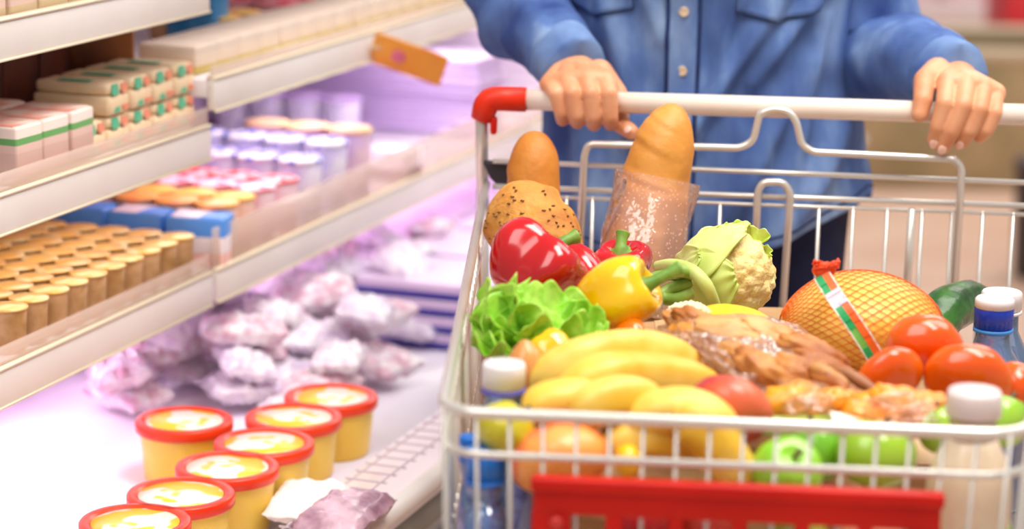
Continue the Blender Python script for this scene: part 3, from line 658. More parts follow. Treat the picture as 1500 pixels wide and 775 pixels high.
c1=w1+dir1*.014; c2=w2+dir2*.012
s1_=sleeve(SHL,EL1,c1-dir1*.035,[.034,.068,.062,.054,.047,.039]); s2_=sleeve(SHR,EL2,c2-dir2*.035,[.034,.068,.066,.060,.052,.042])
sh_=obj('shirt',join(g,s1_,s2_),m_den,pers); so=sh_.modifiers.new('t','SOLIDIFY'); so.thickness=.0015; so.offset=-1
for c_,d_ in ((c1,dir1),(c2,dir2)):
    def cf(r,a,t): return r+.0018*sin(3*a+2)+.001*nz((cos(a)*3,sin(a)*3,t*4))
    V,Fc=tube([c_-d_*.042,c_-d_*.03,c_-d_*.01,c_-d_*.002,c_,c_-d_*.002,c_-d_*.012,c_-d_*.03],[.040,.0405,.0385,.038,.0368,.0352,.0352,.036],40,fn=cf)
    obj('cuff',(V,Fc[:-2]),M('denim_cuff',(78,106,164),(134,162,204),scale=14,rough=.75,bump=.3,bscale=800,lo=.34,hi=.68,spec=.2),sh_)
def patch(a0,a1,z0,z1,off,nu=10,nv=60,zf=None):
    return grid(nu,nv,lambda u,v:shirt_pt(a0+(a1-a0)*u,(z0+(z1-z0)*v) if not zf else zf(u,v),off))
aw=.125
pk_=obj('placket',patch(FA-aw,FA+aw,.817,1.40,.0022,10,120),m_den,sh_); so=pk_.modifiers.new('t','SOLIDIFY'); so.thickness=.002; so.offset=-1
for s in (-1,1): obj('seam',tube([shirt_pt(FA+aw*s,.818+.58*i/90,.0022) for i in range(91)],.003,6),m_dend,sh_)
m_btn=M('pearl_button',(214,184,150),(232,210,180),scale=60,rough=.25,coat=.4)
zb=[at(980,103,2.77).z+.0685*i for i in range(-4,6)]
for z in zb:
    if z<.825: continue
    p=shirt_pt(FA,z,.0035); n_=(shirt_pt(FA,z,.03)-shirt_pt(FA,z,0)).normalized()
    obj('button',lathe([(.001,0),(.0054,0),(.006,.001),(.0056,.0022),(.004,.0018),(.001,.0018)],22),m_btn,sh_,loc=p,rot=ZD(n_))
for a0,a1 in ((.16,.80),(-1.25,-.66)):
    zf=lambda u,v:1.112-.012*(1-abs(2*u-1))+ (.13+.012*(1-abs(2*u-1)))*v
    pp=obj('pocket',patch(a0,a1,0,0,.0028,24,24,zf),m_den,sh_); so=pp.modifiers.new('t','SOLIDIFY'); so.thickness=.0025; so.offset=-1
    obj('seam',tube([shirt_pt(a0+(a1-a0)*u,1.112-.012*(1-abs(2*u-1)),.003) for u in [i/24 for i in range(25)]],.0015,6),m_dend,sh_)
obj('seam',tube([shirt_pt(2*pi*i/160-pi,hem(2*pi*i/160-pi)+.012,.0002) for i in range(161)],.0013,5),m_dend,sh_)
obj('collar',grid(60,8,lambda u,v:Vector((TX+(.066+.012*v)*sin(2*pi*u),TY+.012-(.062+.012*v)*cos(2*pi*u),1.45+.03*(1-abs(2*v-1)))),True),m_den,sh_)
# jeans and shoes ------------------------------------------------------
m_jean=M('jeans_navy',(22,26,52),(36,42,74),scale=12,rough=.8,bump=.3,bscale=700,spec=.2)
jg=[capsule((TX-.07,TY,.90),(TX+.07,TY,.90),.118,.118,24),capsule((TX-.07,TY,.96),(TX+.07,TY,.96),.108,.108,24)]
for s in (-1,1): jg+=[capsule((TX+.085*s,TY,.86),(TX+.097*s,TY-.02,.50),.098,.066,24),capsule((TX+.097*s,TY-.02,.50),(TX+.10*s,TY+.03,.10),.066,.052,24)]
obj('jeans',fuse('j',jg,.008,5),m_jean,pers)
for s in (-1,1):
    sg=[capsule((TX+.10*s,TY+.04,.05),(TX+.112*s,TY-.13,.042),.042,.034),capsule((TX+.10*s,TY+.03,.07),(TX+.10*s,TY+.03,.10),.044,.045)]
    V,Fc=fuse('s',sg,.006,4); V=[Vector((v.x,v.y,max(v.z,.012))) for v in V]
    so=obj('shoe',(V,Fc),M('shoe_white',(226,222,218),rough=.5),pers)
    obj('sole',box(.085,.27,.016,.006,(TX+.106*s,TY-.045,.0095)),M('sole_grey',(180,176,172)),so)
# ------------------------------------------------------------------ groceries
def mpp(p): return (p-Vector((0,0,CH))).dot(_F)/FPX      # metres per pixel at a point
m_pstem=M('stem_green',(96,140,44),(140,176,70),scale=40,rough=.5)
# --- cartons under the pile (mostly hidden, they carry it)
m_kraft=M('kraft',(190,150,104),(178,136,92),scale=20,rough=.7)
def crate(c,sx,sy,sz,lb):
    t=thing('cardboard_box',lb,'cardboard box',(c[0],c[1],.629))
    o=obj('box_body',box(sx,sy,sz,.003,(0,0,sz/2)),m_kraft,t,smooth=False)
    obj('tape',box(.045,sy*1.003,.0012,.0003,(0,0,sz+.0002)),M('tape',(206,176,130),rough=.3),t,smooth=False); return t
crate((.165,1.935),.27,.16,.175,'cardboard box lying under the bananas at the front of the cart')
crate((.15,2.17),.27,.28,.185,'cardboard box lying under the bell peppers in the cart')
crate((.355,2.20),.13,.36,.175,'cardboard box lying under the netted pomelo in the cart')
crate((.17,2.41),.24,.17,.20,'cardboard box lying under the cauliflower at the back of the cart')
# --- bell peppers
def pepper(name,label,px,py,Y,wpx,hpx,axis,roll,c1,c2,lob=4,stem=True,seed=0,stemlen=.028,squash=.10):
    p=at(px,py,Y); k=mpp(p); R=wpx*k/2; Hh=hpx*k/2
    t=thing(name,label,'bell pepper',p,ZD(axis,roll))
    def rf(a,ph):
        taper=1-.16*(1-cos(ph))/2*1.6
        l=1+squash*cos(lob*a+seed)*(sin(ph)**.7)+.05*cos(2*a+seed*2)+.04*nz((cos(a),sin(a),ph),1.2,seed)
        dim=1-.42*math.exp(-(ph/.42)**2); dimb=1-.25*math.exp(-((pi-ph)/.35)**2)
        s=abs(sin(ph))**.72
        shoulder=-.10*max(0,cos(lob*a+seed+pi))*math.exp(-(ph/.7)**2)
        return R*s*l*taper, Hh*(cos(ph)*(dim if ph<pi/2 else dimb)+shoulder)
    obj('body',sph(rf,72,44),M(name+'_skin',c1,c2,scale=10,rough=.16,coat=.6,sss=.06,lo=.35,hi=.7),t)
    if stem:
        S=[(0,0,Hh*.55),(0,0,Hh*.72),(.004,.002,Hh*.72+stemlen*.5),(.010,.004,Hh*.72+stemlen)]
        obj('stem',tube(catmull(S,5),[.014,.008,.0055,.0055,.0075],10),m_pstem,t)
    return t
pepper('red_bell_pepper','largest red bell pepper, lying against the left side of the cart before the seeded loaf',786,396,2.18,158,130,(.55,.25,.62),.4,(212,14,22),(176,6,14),4,seed=.6,stemlen=.02,squash=.13)
pepper('red_bell_pepper','red bell pepper wedged between the largest red pepper and the yellow pepper',842,402,2.235,92,96,(.35,-.5,-.6),.2,(206,20,20),(178,8,16),3,stem=True,seed=1.3,stemlen=.012)
pepper('red_bell_pepper','small red bell pepper behind the yellow pepper at the foot of the bagged baguette',912,386,2.31,100,66,(-.12,-.15,1),.9,(206,18,24),(172,6,22),4,seed=2.1,stemlen=.012)
pepper('yellow_bell_pepper','shiny yellow bell pepper in the middle of the pile beside the cauliflower stalks',905,436,2.10,118,140,(.80,-.16,.42),1.0,(252,206,8),(248,170,4),3,seed=.3,stemlen=.03,squash=.12)
pepper('yellow_bell_pepper','yellow bell pepper lying behind the bananas below the lettuce',812,520,2.0,70,84,(-.5,.4,.5),.4,(252,206,50),(246,184,30),3,stem=False,seed=2.2)
pepper('orange_bell_pepper','orange bell pepper half hidden under the shiny yellow pepper',925,497,2.07,80,52,(.9,.1,.2),.4,(246,120,10),(238,96,8),3,stem=False,seed=1.)
# --- lettuce
lt=thing('lettuce','frilly green lettuce at the left edge of the cart below the red pepper','lettuce',at(797,488,2.035))
m_let=M('lettuce_leaf',(128,196,40),(186,226,96),scale=38,rough=.4,sss=.15,bump=.4,bscale=120,c3=(150,208,58),detail=4)
random.seed(5)
def leaf(L,Wd,seed,curl,ruf=1.0):
    """fan shaped leaf with a frilled rim"""
    def f(u,v):
        an=(u-.5)*2*1.3; r=L*v*(1+.07*sin(an*6+seed)+.03*sin(an*13+seed*2)); e=v**2.2
        z=ruf*L*e*(.17*sin(an*7.5+seed)+.05*sin(an*14+seed*2.3)*v+.12*nz((an*3,v*3,0),1,seed))+curl*L*v*v+.10*L*math.exp(-(an/.16)**2)*(1-v)
        return (sin(an)*r*(Wd/L)*1.15*(1-.15*e*curl),cos(an*.92)*r,z)
    return grid(56,22,f)
lk=mpp(lt.location)
spec=[(-62,14,55,2.6,.050),(-44,-20,50,1.4,.050),(-72,-26,45,2.2,.046),(-18,-8,40,.6,.054),(18,4,35,-.5,.052),(48,16,35,-1.1,.048),(-24,24,30,1.2,.055),(18,24,30,-.4,.046),(-56,34,30,2.4,.046),(74,22,28,-1.5,.038),(-84,-2,60,3.0,.040),(-2,-16,60,.2,.044),(-30,4,35,3.4,.046),(36,18,40,.3,.042),(-58,22,20,1.6,.05),(86,26,50,-.6,.03)]
for i,(dx,dy,tl,az,L) in enumerate(spec):
    b=Vector((dx*lk*.66,.012*random.uniform(-1,1)+.01,-dy*lk*.8-.012))
    q=zrot(az)@Quaternion((1,0,0),math.radians(tl+random.uniform(-12,12)))
    o=obj('leaf',leaf(L*.92,L*.86,i*1.7,.25),m_let,lt,loc=b,rot=q)
    s=o.modifiers.new('t','SOLIDIFY'); s.thickness=.0007
# --- cauliflower
cp=at(1070,404,2.30); cauli=thing('cauliflower','creamy cauliflower head with pale green leaves in front of the rear gate','cauliflower',cp)
ck=mpp(cp); R=71*ck
m_curd=M('curd',(246,226,160),(238,208,132),scale=45,rough=.6,sss=.12,bump=.5,bscale=260); m_leafc=M('cauli_leaf',(222,228,150),(184,208,92),scale=12,rough=.45,sss=.1,c3=(210,222,124)); m_stalk=M('cauli_stalk',(200,212,124),(166,190,84),scale=18,rough=.45)
def curd(a,p):
    d=Vector((sin(p)*cos(a),sin(p)*sin(a),cos(p)))
    v1=noise.voronoi(d*3.6)[0][0]; v2=noise.voronoi(d*11)[0][0]
    r=R*(1-.10*v1*1.4-.03*v2*1.5+.03*nz(d,2))
    return d*r
ax=Vector((.80,-.20,.28)).normalized()     # curd faces this way, stalk points opposite
obj('curd',sph_xyz(curd,120,80),m_curd,cauli)
def cleaf(az,span,length,rr,ruf,seed,thick=.004,start=2.9):
    """leaf hugging the head from the stalk forward"""
    q=ZD(ax)
    def f(u,v):
        x=(u-.5)*2; ph=start-length*v; a=az+x*span*max(.05,sin(pi*(.16+.80*v)))**.7
        e=max(abs(x)**3,max(0,(v-.6)/.4)**2)
        r=R*rr*(1+.08*e+ruf*e*(.6*sin(x*11+seed)+.8*sin(v*19+seed*3)+.7*nz((x*3,v*5,0),1,seed)))+(.0045*math.exp(-(x/.13)**2)*(1-v))
        d=Vector((sin(ph)*cos(a),sin(ph)*sin(a),cos(ph))); return q@(d*r)
    return grid(30,24,f)
# directions of azimuth are measured in the frame that ZD(ax) makes
qi=ZD(ax).inverted()
def azof(d): 
    l=qi@Vector(d); return math.atan2(l.y,l.x)
for d,sp,ln,rr,ru,sd in (((-.2,-.1,1),1.25,1.95,1.07,.03,1.),((0,-1,.25),.85,1.62,1.04,.03,2.),((0,1,.3),.8,1.7,1.07,.05,3.),((0,-.6,-1),.62,1.75,1.06,.05,4.),((0,.6,-1),.8,1.5,1.08,.05,5.),((-.1,-.75,.75),.45,1.05,1.10,.03,6.)):
    o=obj('leaf',cleaf(azof(d),sp,ln,rr,ru,sd),m_leafc,cauli); s=o.modifiers.new('t','SOLIDIFY'); s.thickness=.0022
# ruffled leaf tips on top, stalks at the cut end
for (px,py,az,L) in ((1080,345,.3,.03),(1103,352,-.4,.03),(1060,340,.8,.022),(1116,372,-.8,.024)):
    o=obj('leaf',leaf(L*.62,L*.6,px*.1,.35,.7),M('cauli_tip',(182,208,70),(204,222,110),scale=40,rough=.45),cauli,loc=at(px,py+9,2.30)-cp,rot=zrot(az)@Quaternion((1,0,0),1.1))
    s=o.modifiers.new('t','SOLIDIFY'); s.thickness=.001
def atc(px,py,Y): return at(px,py,Y)-cp
obj('stalk',tube(catmull([atc(1048,448,2.235),atc(1034,418,2.225),atc(1012,396,2.235),atc(985,388,2.25),atc(962,390,2.27)],6),[.0055,.0068,.0068,.006,.005],12),m_stalk,cauli)
for P_,r_ in (([(945,411),(965,404),(990,404),(1008,412)],.0055),([(958,440),(980,424),(1010,414)],.006),([(968,436),(990,438),(1012,428)],.007),([(985,398),(1000,398),(1022,404)],.006)):
    obj('stalk',tube(catmull([atc(x,y,2.22+.01*i) for i,(x,y) in enumerate(P_)],6),[r_*.8,r_,r_*.9],10),M('stalk_green',(112,150,52),(170,194,96),scale=30,rough=.45),cauli)
# --- bread
m_bag=M('crust',(208,132,44),(178,96,24),scale=18,rough=.55,bump=.35,bscale=90,c3=(196,116,34),detail=5,lo=.3,hi=.75)
def loaf_r(P,R0,R1,tip):
    d=[0]
    for i in range(1,len(P)): d.append(d[-1]+(P[i]-P[i-1]).length)
    T=d[-1]; out=[]
    for x in d:
        base=R0+(R1-R0)*min(1,x/(T*.6)); f=1
        for e in (x,T-x):
            q=1-min(1,e/tip); f*=max(.06,(1-q*q)**.5)
        out.append(base*f)
    return out
def resamp(P,n=90):
    d=[0]
    for i in range(1,len(P)): d.append(d[-1]+(P[i]-P[i-1]).length)
    out=[]; j=0; e=.0012
    for k in range(n):
        t=k/(n-1); t=t*t*.35+t*.65 if t<1 else 1; x=t*d[-1]
        while j<len(P)-2 and d[j+1]<x: j+=1
        f=(x-d[j])/max(1e-9,d[j+1]-d[j]); out.append(P[j].lerp(P[j+1],f))
    return out
def loaf_fn(seed,slashes,amp=.05):
    def fn(r,a,t):
        d=0
        for s in slashes:
            d+=.035*math.exp(-((t-s-.05*sin(a+1))/.022)**2)*max(0,cos(a-2.6)) -.03*math.exp(-((t-s-.035-.05*sin(a+1))/.02)**2)*max(0,cos(a-2.6))
        return r*(1+amp*nz((cos(a),sin(a),t*7),1.3,seed)+d)
    return fn
qp=resamp(catmull([at(784,192,2.56),at(783,215,2.56),at(781,270,2.55),at(778,360,2.53),at(776,520,2.50),at(778,700,2.50)],10))
bq=tag(obj('baguette',tube(qp,loaf_r(qp,.0275,.031,.045),36,fn=loaf_fn(1,[.2,.45,.7])),m_bag),'plain golden baguette standing upright in the back left corner of the cart','baguette')
sl_=thing('seeded_loaf','short brown seeded loaf leaning in front of the plain baguette','bread loaf',at(783,335,2.43)); sp0=sl_.location.copy()
sfn=loaf_fn(4,[],.09)
spath=catmull([at(752,298,2.47)-sp0,at(766,316,2.45)-sp0,at(786,352,2.43)-sp0,at(806,400,2.41)-sp0,at(822,450,2.40)-sp0],10); srad=[.012,.034,.043,.045,.046,.045,.04,.03,.012]
SG=tube(spath,srad,40,fn=sfn); obj('body',SG,M('crust_seeded',(218,152,70),(188,116,44),scale=26,rough=.7,bump=.7,bscale=120,c3=(208,138,56),detail=5),sl_)
seeds=[]; random.seed(3)
for i in range(300):
    v=SG[0][random.randrange(40*6,len(SG[0])-40*4)]
    if v.y>0 : continue
    seeds.append(mv(xf(ellip(.0026,.0013,.0010,6,4),zrot(random.uniform(0,3)).to_matrix().to_4x4()),v+Vector((0,-.0006,.0004))))
obj('seeds',join(*seeds),M('seed_brown',(110,70,30),(150,104,50),scale=200),sl_,kind='stuff')
bb=thing('bagged_baguette','golden baguette in a clear plastic sleeve leaning on the rear gate','baguette',at(955,300,2.50)); b0=bb.location.copy()
bp=resamp(catmull([at(987,152,2.52)-b0,at(983,172,2.52)-b0,at(972,215,2.515)-b0,at(956,290,2.505)-b0,at(940,370,2.475)-b0,at(930,420,2.46)-b0,at(924,462,2.452)-b0],10))
obj('bread',tube(bp,loaf_r(bp,.0285,.041,.05),44,fn=loaf_fn(7,[.12,.27,.46,.65],.04)),M('crust_pale',(226,158,74),(206,126,44),scale=14,rough=.5,bump=.3,bscale=80,c3=(218,146,60),detail=5,lo=.3,hi=.75),bb)
sp_=[p for p in bp if at(955,258,2.505).z-b0.z>p.z]
def bagfn(r,a,t): return r*(1+.10*max(0,sin(a*1+.2))**3*(1.6-t*1.2)+.03*sin(a*7+t*9)+.03*nz((cos(a)*2,sin(a)*2,t*5)))
Vb,Fb=tube(sp_,[.045,.0445,.044,.044,.043,.042,.038],48,fn=bagfn)
m_slv=film('sleeve_film',haze=.26,hazecol=(255,206,184),gloss=.3,rough=.15,bump=.5,bscale=40,dots=230)
obj('bag',(Vb,Fb[:-2]),m_slv,bb)
ey=2.485
fl_=[at(912,262,ey)-b0,at(900,272,ey)-b0]
Vf=grid(6,16,lambda u,v:(at(905+14*u-26*v,262+115*v,2.475+.01*sin(v*7+u*3))-b0))
obj('bag_flap',Vf,film('flap_film',haze=.22,hazecol=(214,206,240),gloss=.6,rough=.15,bump=.5,bscale=50),bb)
# --- netted pomelo
pp_=at(1262,468,2.17); pk2=mpp(pp_); pom=thing('netted_pomelo','large yellow pomelo in an orange net bag with a green and orange tag','pomelo',pp_)
Rx,Ry,Rz=118*pk2,.075,68*pk2
def pomp(a,p,off=0):
    x=sin(p)*cos(a);y=sin(p)*sin(a);z=cos(p)
    zz=z*(Rz+off)*(1 if z>0 else 1.12); xx=x*(Rx+off)*(1-.10*z)
    sag=-.13*Rx*max(0,-x-.55)
    return Vector((xx,y*(Ry+off),zz+sag+.10*Rz*x*(0.0)))
obj('fruit',sph_xyz(lambda a,p:pomp(a,p),48,32),M('pomelo_skin',(252,216,110),(248,196,76),scale=9,rough=.32,sss=.1,bump=.3,bscale=240),pom)
# net poles run across the fruit (pole axis = local x)
def netp(t,b,off=.0012):   # t along x axis 0..pi, b around
    x=cos(t); y=sin(t)*cos(b); z=sin(t)*sin(b); p=math.acos(max(-1,min(1,z))); a=math.atan2(y,x); return pomp(a,p,off)
ng=[]; NS=38
for s in (1,-1):
    for i in range(NS):
        b0_=2*pi*i/NS
        pts=[netp(.16+(pi-.32)*k/30,b0_+s*2.6*(k/30-.5)) for k in range(31)]
        ng.append(tube(pts,.00038,4))
m_net=M('net_orange',(222,88,24),(230,106,34),scale=30,rough=.35)
net=obj('net',join(*ng),m_net,pom)
ga=[atp for atp in (at(1124,474,2.15)-pp_,at(1135,462,2.15)-pp_,at(1160,446,2.155)-pp_)]
tagp=[at(1203,402,2.115),at(1222,432,2.098),at(1243,462,2.085),at(1265,495,2.078),at(1284,526,2.078)]
tc_=catmull(tagp,6); 
side=(at(1300,510,2.08)-at(1268,530,2.08)).normalized(); wdt=.0098
cols=[(0,.08,0),(.08,.5,1),(.5,.92,2),(.92,1,0)]
V=[];Fc=[];fm=[]
for (u0,u1,mi) in cols:
    for j in range(len(tc_)-1):
        k=len(V); o0=side*wdt; a_=tc_[j]-pp_;b_=tc_[j+1]-pp_
        V+=[a_+o0*(2*u0-1)*.8,a_+o0*(2*u1-1)*.8,b_+o0*(2*u1-1)*.8,b_+o0*(2*u0-1)*.8]; Fc.append((k,k+1,k+2,k+3))
        f_=j/(len(tc_)-1); fm.append(3 if (mi in(1,2) and .17<f_<.34 ) else (4 if mi==1 and f_>.62 and f_<.8 else mi))
tg=obj('tag',(V,Fc),None,pom,mats=[M('tag_white',(246,238,232),rough=.3),M('tag_green',(28,160,88),(40,176,100),scale=60,rough=.3),M('tag_orange',(244,110,40),rough=.3),M('tag_lilac',(232,214,232),rough=.3),M('tag_lime',(120,200,90),rough=.3)],fm=fm,smooth=False)
s=tg.modifiers.new('t','SOLIDIFY'); s.thickness=.0008
random.seed(9); tp=at(1207,396,2.12)-pp_
tuft=[tube(catmull([tp+Vector((random.uniform(-.006,.006),0,-.008)),tp+Vector((random.uniform(-.009,.009),random.uniform(-.006,.006),.002)),tp+Vector((random.uniform(-.012,.014),random.uniform(-.008,.008),random.uniform(.004,.010)))],4),.0014,5) for i in range(40)]
tuft.append(mv(ellip(.011,.007,.007,14,10),tp)); obj('net_knot',join(*tuft),M('knot_red',(238,74,22)),pom)
# --- cucumber
cu=[at(1368,474,2.36),at(1385,456,2.38),at(1405,446,2.41),at(1424,440,2.44),at(1436,440,2.46)]
cuc=thing('cucumber','dark green cucumber end sticking out behind the tomatoes and pomelo','cucumber',cu[0]); c0=cu[0].copy()
pth=[at(1290,560,2.28)-c0,at(1330,512,2.32)-c0]+[p-c0 for p in cu]
obj('body',tube(catmull(pth,8),[.012,.022,.0235,.024,.024,.024,.0235,.022,.018,.008],28,fn=lambda r,a,t:r*(1+.025*cos(9*a)+.03*nz((cos(a)*2,sin(a)*2,t*12)))),M('cucumber_skin',(18,62,16),(56,112,34),scale=30,rough=.3,stretch=None,bump=.2,bscale=140,coat=.2),cuc)
obj('tip',ellip(.005,.005,.004,12,8),M('cucumber_tip',(150,170,90)),cuc,loc=cu[-1]-c0)
# --- tomatoes
def tomato(px,py,Y,wpx,hpx,lb,rot,seed,crease=.10):
    p=at(px,py,Y); k=mpp(p); R=wpx*k/2; Hh=hpx*k/2
    t=thing('tomato',lb,'tomato',p,rot)
    def rf(a,ph):
        l=1+crease*.5*cos(2*a+seed)*sin(ph)+.05*cos(5*a+seed)*abs(cos(ph))+.02*nz((cos(a),sin(a),ph),1.5,seed)
        l-=crease*math.exp(-((((a-1.2-seed+pi)%(2*pi))-pi)/.28)**2)*.8
        return R*abs(sin(ph))**.9*l, Hh*cos(ph)*(1-.18*math.exp(-(ph/.4)**2)-.06*math.exp(-((pi-ph)/.4)**2))
    obj('body',sph(rf,64,36),M('tomato_skin',(242,120,18),(234,86,4),scale=6,rough=.2,coat=.4,sss=.06,c3=(242,112,16)),t)
    obj('stem_scar',ellip(.007,.007,.003,14,8),M('tomato_scar',(120,110,40),(90,120,40),scale=80),t,loc=(0,0,Hh*.80))
ZY=Quaternion((1,0,0),.35)
tomato(1354,507,2.03,108,80,'tomato resting on top of two others beside the netted pomelo',ZD((.15,.8,.5)),.3)
tomato(1304,552,1.985,96,52,'smallest tomato, at the lower end of the pomelo tag',ZD((-.2,.9,.25)),.9)
tomato(1418,556,1.985,124,78,'tomato between the smallest tomato and the picture edge, just above the milk bottle cap',ZD((.2,.85,.35)),.2)
tomato(1484,572,2.0,86,80,'tomato cut by the picture edge behind the milk bottle cap',ZD((-.1,.8,.5)),1.4)
# --- bananas
m_ban=M('banana_peel',(238,196,74),(226,176,44),scale=12,rough=.42,sss=.08,c3=(242,206,98),bump=.1,bscale=60); m_btip=M('banana_tip',(96,70,30),(140,110,50),scale=90,rough=.7); m_bstem=M('banana_stem',(190,176,70),(150,140,60),scale=60,rough=.6)
def banana(parent,o,P,rmax,seed,first=False):
    pth=catmull([p-o for p in P],8); r=[.35*rmax,.75*rmax,.95*rmax,rmax,rmax,rmax,.97*rmax,.85*rmax,.55*rmax,.22*rmax]
    b=obj('banana',tube(pth,r,30,fn=lambda rr,a,t:rr*(1+.035*cos(5*a+seed)+.02*nz((t*6,cos(a),sin(a)),1,seed))),m_ban,parent)
    obj('tip',tube([pth[-1]-(pth[-1]-pth[-2]).normalized()*.002,pth[-1]+(pth[-1]-pth[-2]).normalized()*.004],[.0042,.0034],10),m_btip,b)
    return b
o=at(880,535,1.96); b1=thing('banana_bunch','bunch of long ripe bananas lying across the pile above the peach','bananas',o)
banana(b1,o,[at(795,575,1.92),at(805,553,1.92),at(850,530,1.925),at(905,518,1.94),at(960,520,1.96),at(1005,534,1.98),at(1028,550,1.99)],.0205,.3)
banana(b1,o,[at(828,590,1.885),at(845,570,1.885),at(890,552,1.89),at(945,550,1.905),at(1005,560,1.92),at(1043,575,1.935),at(1058,590,1.94)],.0200,1.2)
banana(b1,o,[at(850,610,1.90),at(880,590,1.90),at(940,580,1.91),at(1000,585,1.93),at(1040,600,1.95)],.016,2.2)
o=at(880,600,1.85); b2=thing('banana_bunch','bunch of stubby bananas pointing at the front rail beside the pear','bananas',o)
banana(b2,o,[at(775,612,1.845),at(795,596,1.845),at(830,588,1.85),at(868,592,1.86),at(900,604,1.87)],.0185,.5)
banana(b2,o,[at(850,622,1.825),at(868,598,1.825),at(905,585,1.835),at(940,585,1.85),at(960,575,1.87)],.0195,1.5)
o=at(990,640,1.83); b3=thing('banana_bunch','bunch of pale bananas curving down behind the front rail and red plate','bananas',o)
banana(b3,o,[at(925,632,1.82),at(950,610,1.82),at(985,602,1.82),at(1020,606,1.82),at(1048,624,1.815),at(1064,650,1.81),at(1074,680,1.805)],.0185,.9)
banana(b3,o,[at(985,610,1.80),at(1010,618,1.798),at(1040,640,1.796),at(1060,668,1.793),at(1084,694,1.79),at(1098,706,1.79)],.0195,2.9)
banana(b3,o,[at(890,668,1.825),at(905,652,1.825),at(950,642,1.825),at(1000,650,1.83),at(1040,672,1.83)],.0185,2.1)
# --- round fruit
def fruit(name,lb,cat,px,py,Y,wpx,hpx,axis,c1,c2,c3=None,scale=7,rough=.3,stem=True,dim=.28,pear=0,coat=.3,crease=0,seed=0,lo=.38,hi=.62):
    p=at(px,py,Y); k=mpp(p); R=wpx*k/2; Hh=hpx*k/2
    t=thing(name,lb,cat,p,ZD(axis))
    def rf(a,ph):
        s=abs(sin(ph)); l=1+.025*cos(5*a+seed)*(1 if ph>2 else .4)+.03*nz((cos(a),sin(a),ph),1.1,seed+2)
        l-=crease*math.exp(-(((a+pi)%(2*pi)-pi)/.22)**2)
        return R*s*l*(1-pear*max(0,cos(ph))), Hh*cos(ph)*(1-dim*math.exp(-(ph/.42)**2)-.12*math.exp(-((pi-ph)/.36)**2))
    obj('body',sph(rf,56,34),M(name+'_skin'+str(seed),c1,c2,scale=scale,rough=rough,coat=coat,sss=.06,c3=c3,lo=lo,hi=hi,bump=.05,bscale=200),t)
    if stem: obj('stem',tube([(0,0,Hh*.58),(.001,0,Hh*.8),(.004,.001,Hh*1.05)],[.0022,.0018,.0026],8),M('fruit_stem',(92,66,34)),t)
    return t
fruit('peach','red and yellow peach lying between the bananas and the orange fruit bag','peach',1070,600,1.86,128,92,(.3,.5,.6),(176,32,44),(222,100,60),(190,44,50),scale=11,crease=.06,stem=False,seed=1,rough=.4)
fruit('mango','red and orange mango behind the front rail above the red plate','mango',820,672,1.815,150,108,(-.2,.3,.8),(232,84,64),(246,164,78),(240,120,70),scale=9,dim=.05,stem=False,seed=2,rough=.45,lo=.42,hi=.58)
fruit('pear','yellow green pear behind the front rail next to the white capped bottle','pear',742,628,1.825,92,88,(.5,.2,.6),(214,202,40),(190,180,30),scale=8,pear=.28,seed=3)
fruit('lemon','small yellow lemon low behind the front rail beside the mango','lemon',920,676,1.795,50,40,(1,0,.1),(250,206,30),(246,190,20),dim=-.12,stem=False,seed=4)
m1=fruit('green_apple','green apple nearest the front rail, between the pale bananas and other green apples','apple',1154,690,1.785,106,98,(.1,-.55,.7),(130,196,36),(170,218,70),scale=8,seed=5,rough=.22)
fruit('green_apple','green apple hidden behind the front rail and nearest green apple','apple',1196,660,1.855,96,100,(-.3,.2,.9),(96,166,28),(120,186,44),scale=8,seed=6,rough=.22)
fruit('green_apple','large green apple between the nearest green apple and the milk bottle','apple',1282,664,1.825,122,106,(.2,.1,.9),(132,178,20),(158,196,50),scale=8,seed=7,rough=.22)
fruit('green_apple','green apple wedged behind the neck of the milk bottle at the picture edge','apple',1468,616,1.90,78,84,(.3,.3,.9),(130,190,40),(160,206,66),scale=8,seed=8,rough=.22)
fruit('green_apple','green apple left of the milk bottle neck, half covered by a fruit bag','apple',1378,628,1.865,70,76,(-.3,.2,.9),(140,180,36),(160,196,60),scale=8,seed=9,rough=.22)
fruit('onion','orange brown onion behind the white capped bottle','onion',772,545,1.93,60,86,(-.1,0,1),(214,140,64),(232,160,90),scale=12,dim=-.15,seed=10,stem=False,rough=.3)
fruit('peach','dark red peach seen through the slots of the red plate','peach',940,765,1.80,100,90,(0,0,1),(150,14,24),(176,30,30),scale=7,stem=False,crease=.05,seed=11)
fruit('peach','dark red peach lower down behind the middle slots of the red plate','peach',1045,778,1.805,104,96,(0,.2,1),(160,20,26),(190,60,40),scale=7,stem=False,crease=.05,seed=12)
fruit('pear','green pear low behind the slots of the red plate below the green apples','pear',1170,780,1.80,90,90,(.2,.1,1),(140,150,40),(176,176,70),pear=.25,seed=13)
fruit('peach','pale pink peach behind the last slots of the red plate','peach',1275,782,1.80,96,92,(.1,.1,1),(240,170,130),(230,140,110),stem=False,crease=.05,seed=14)
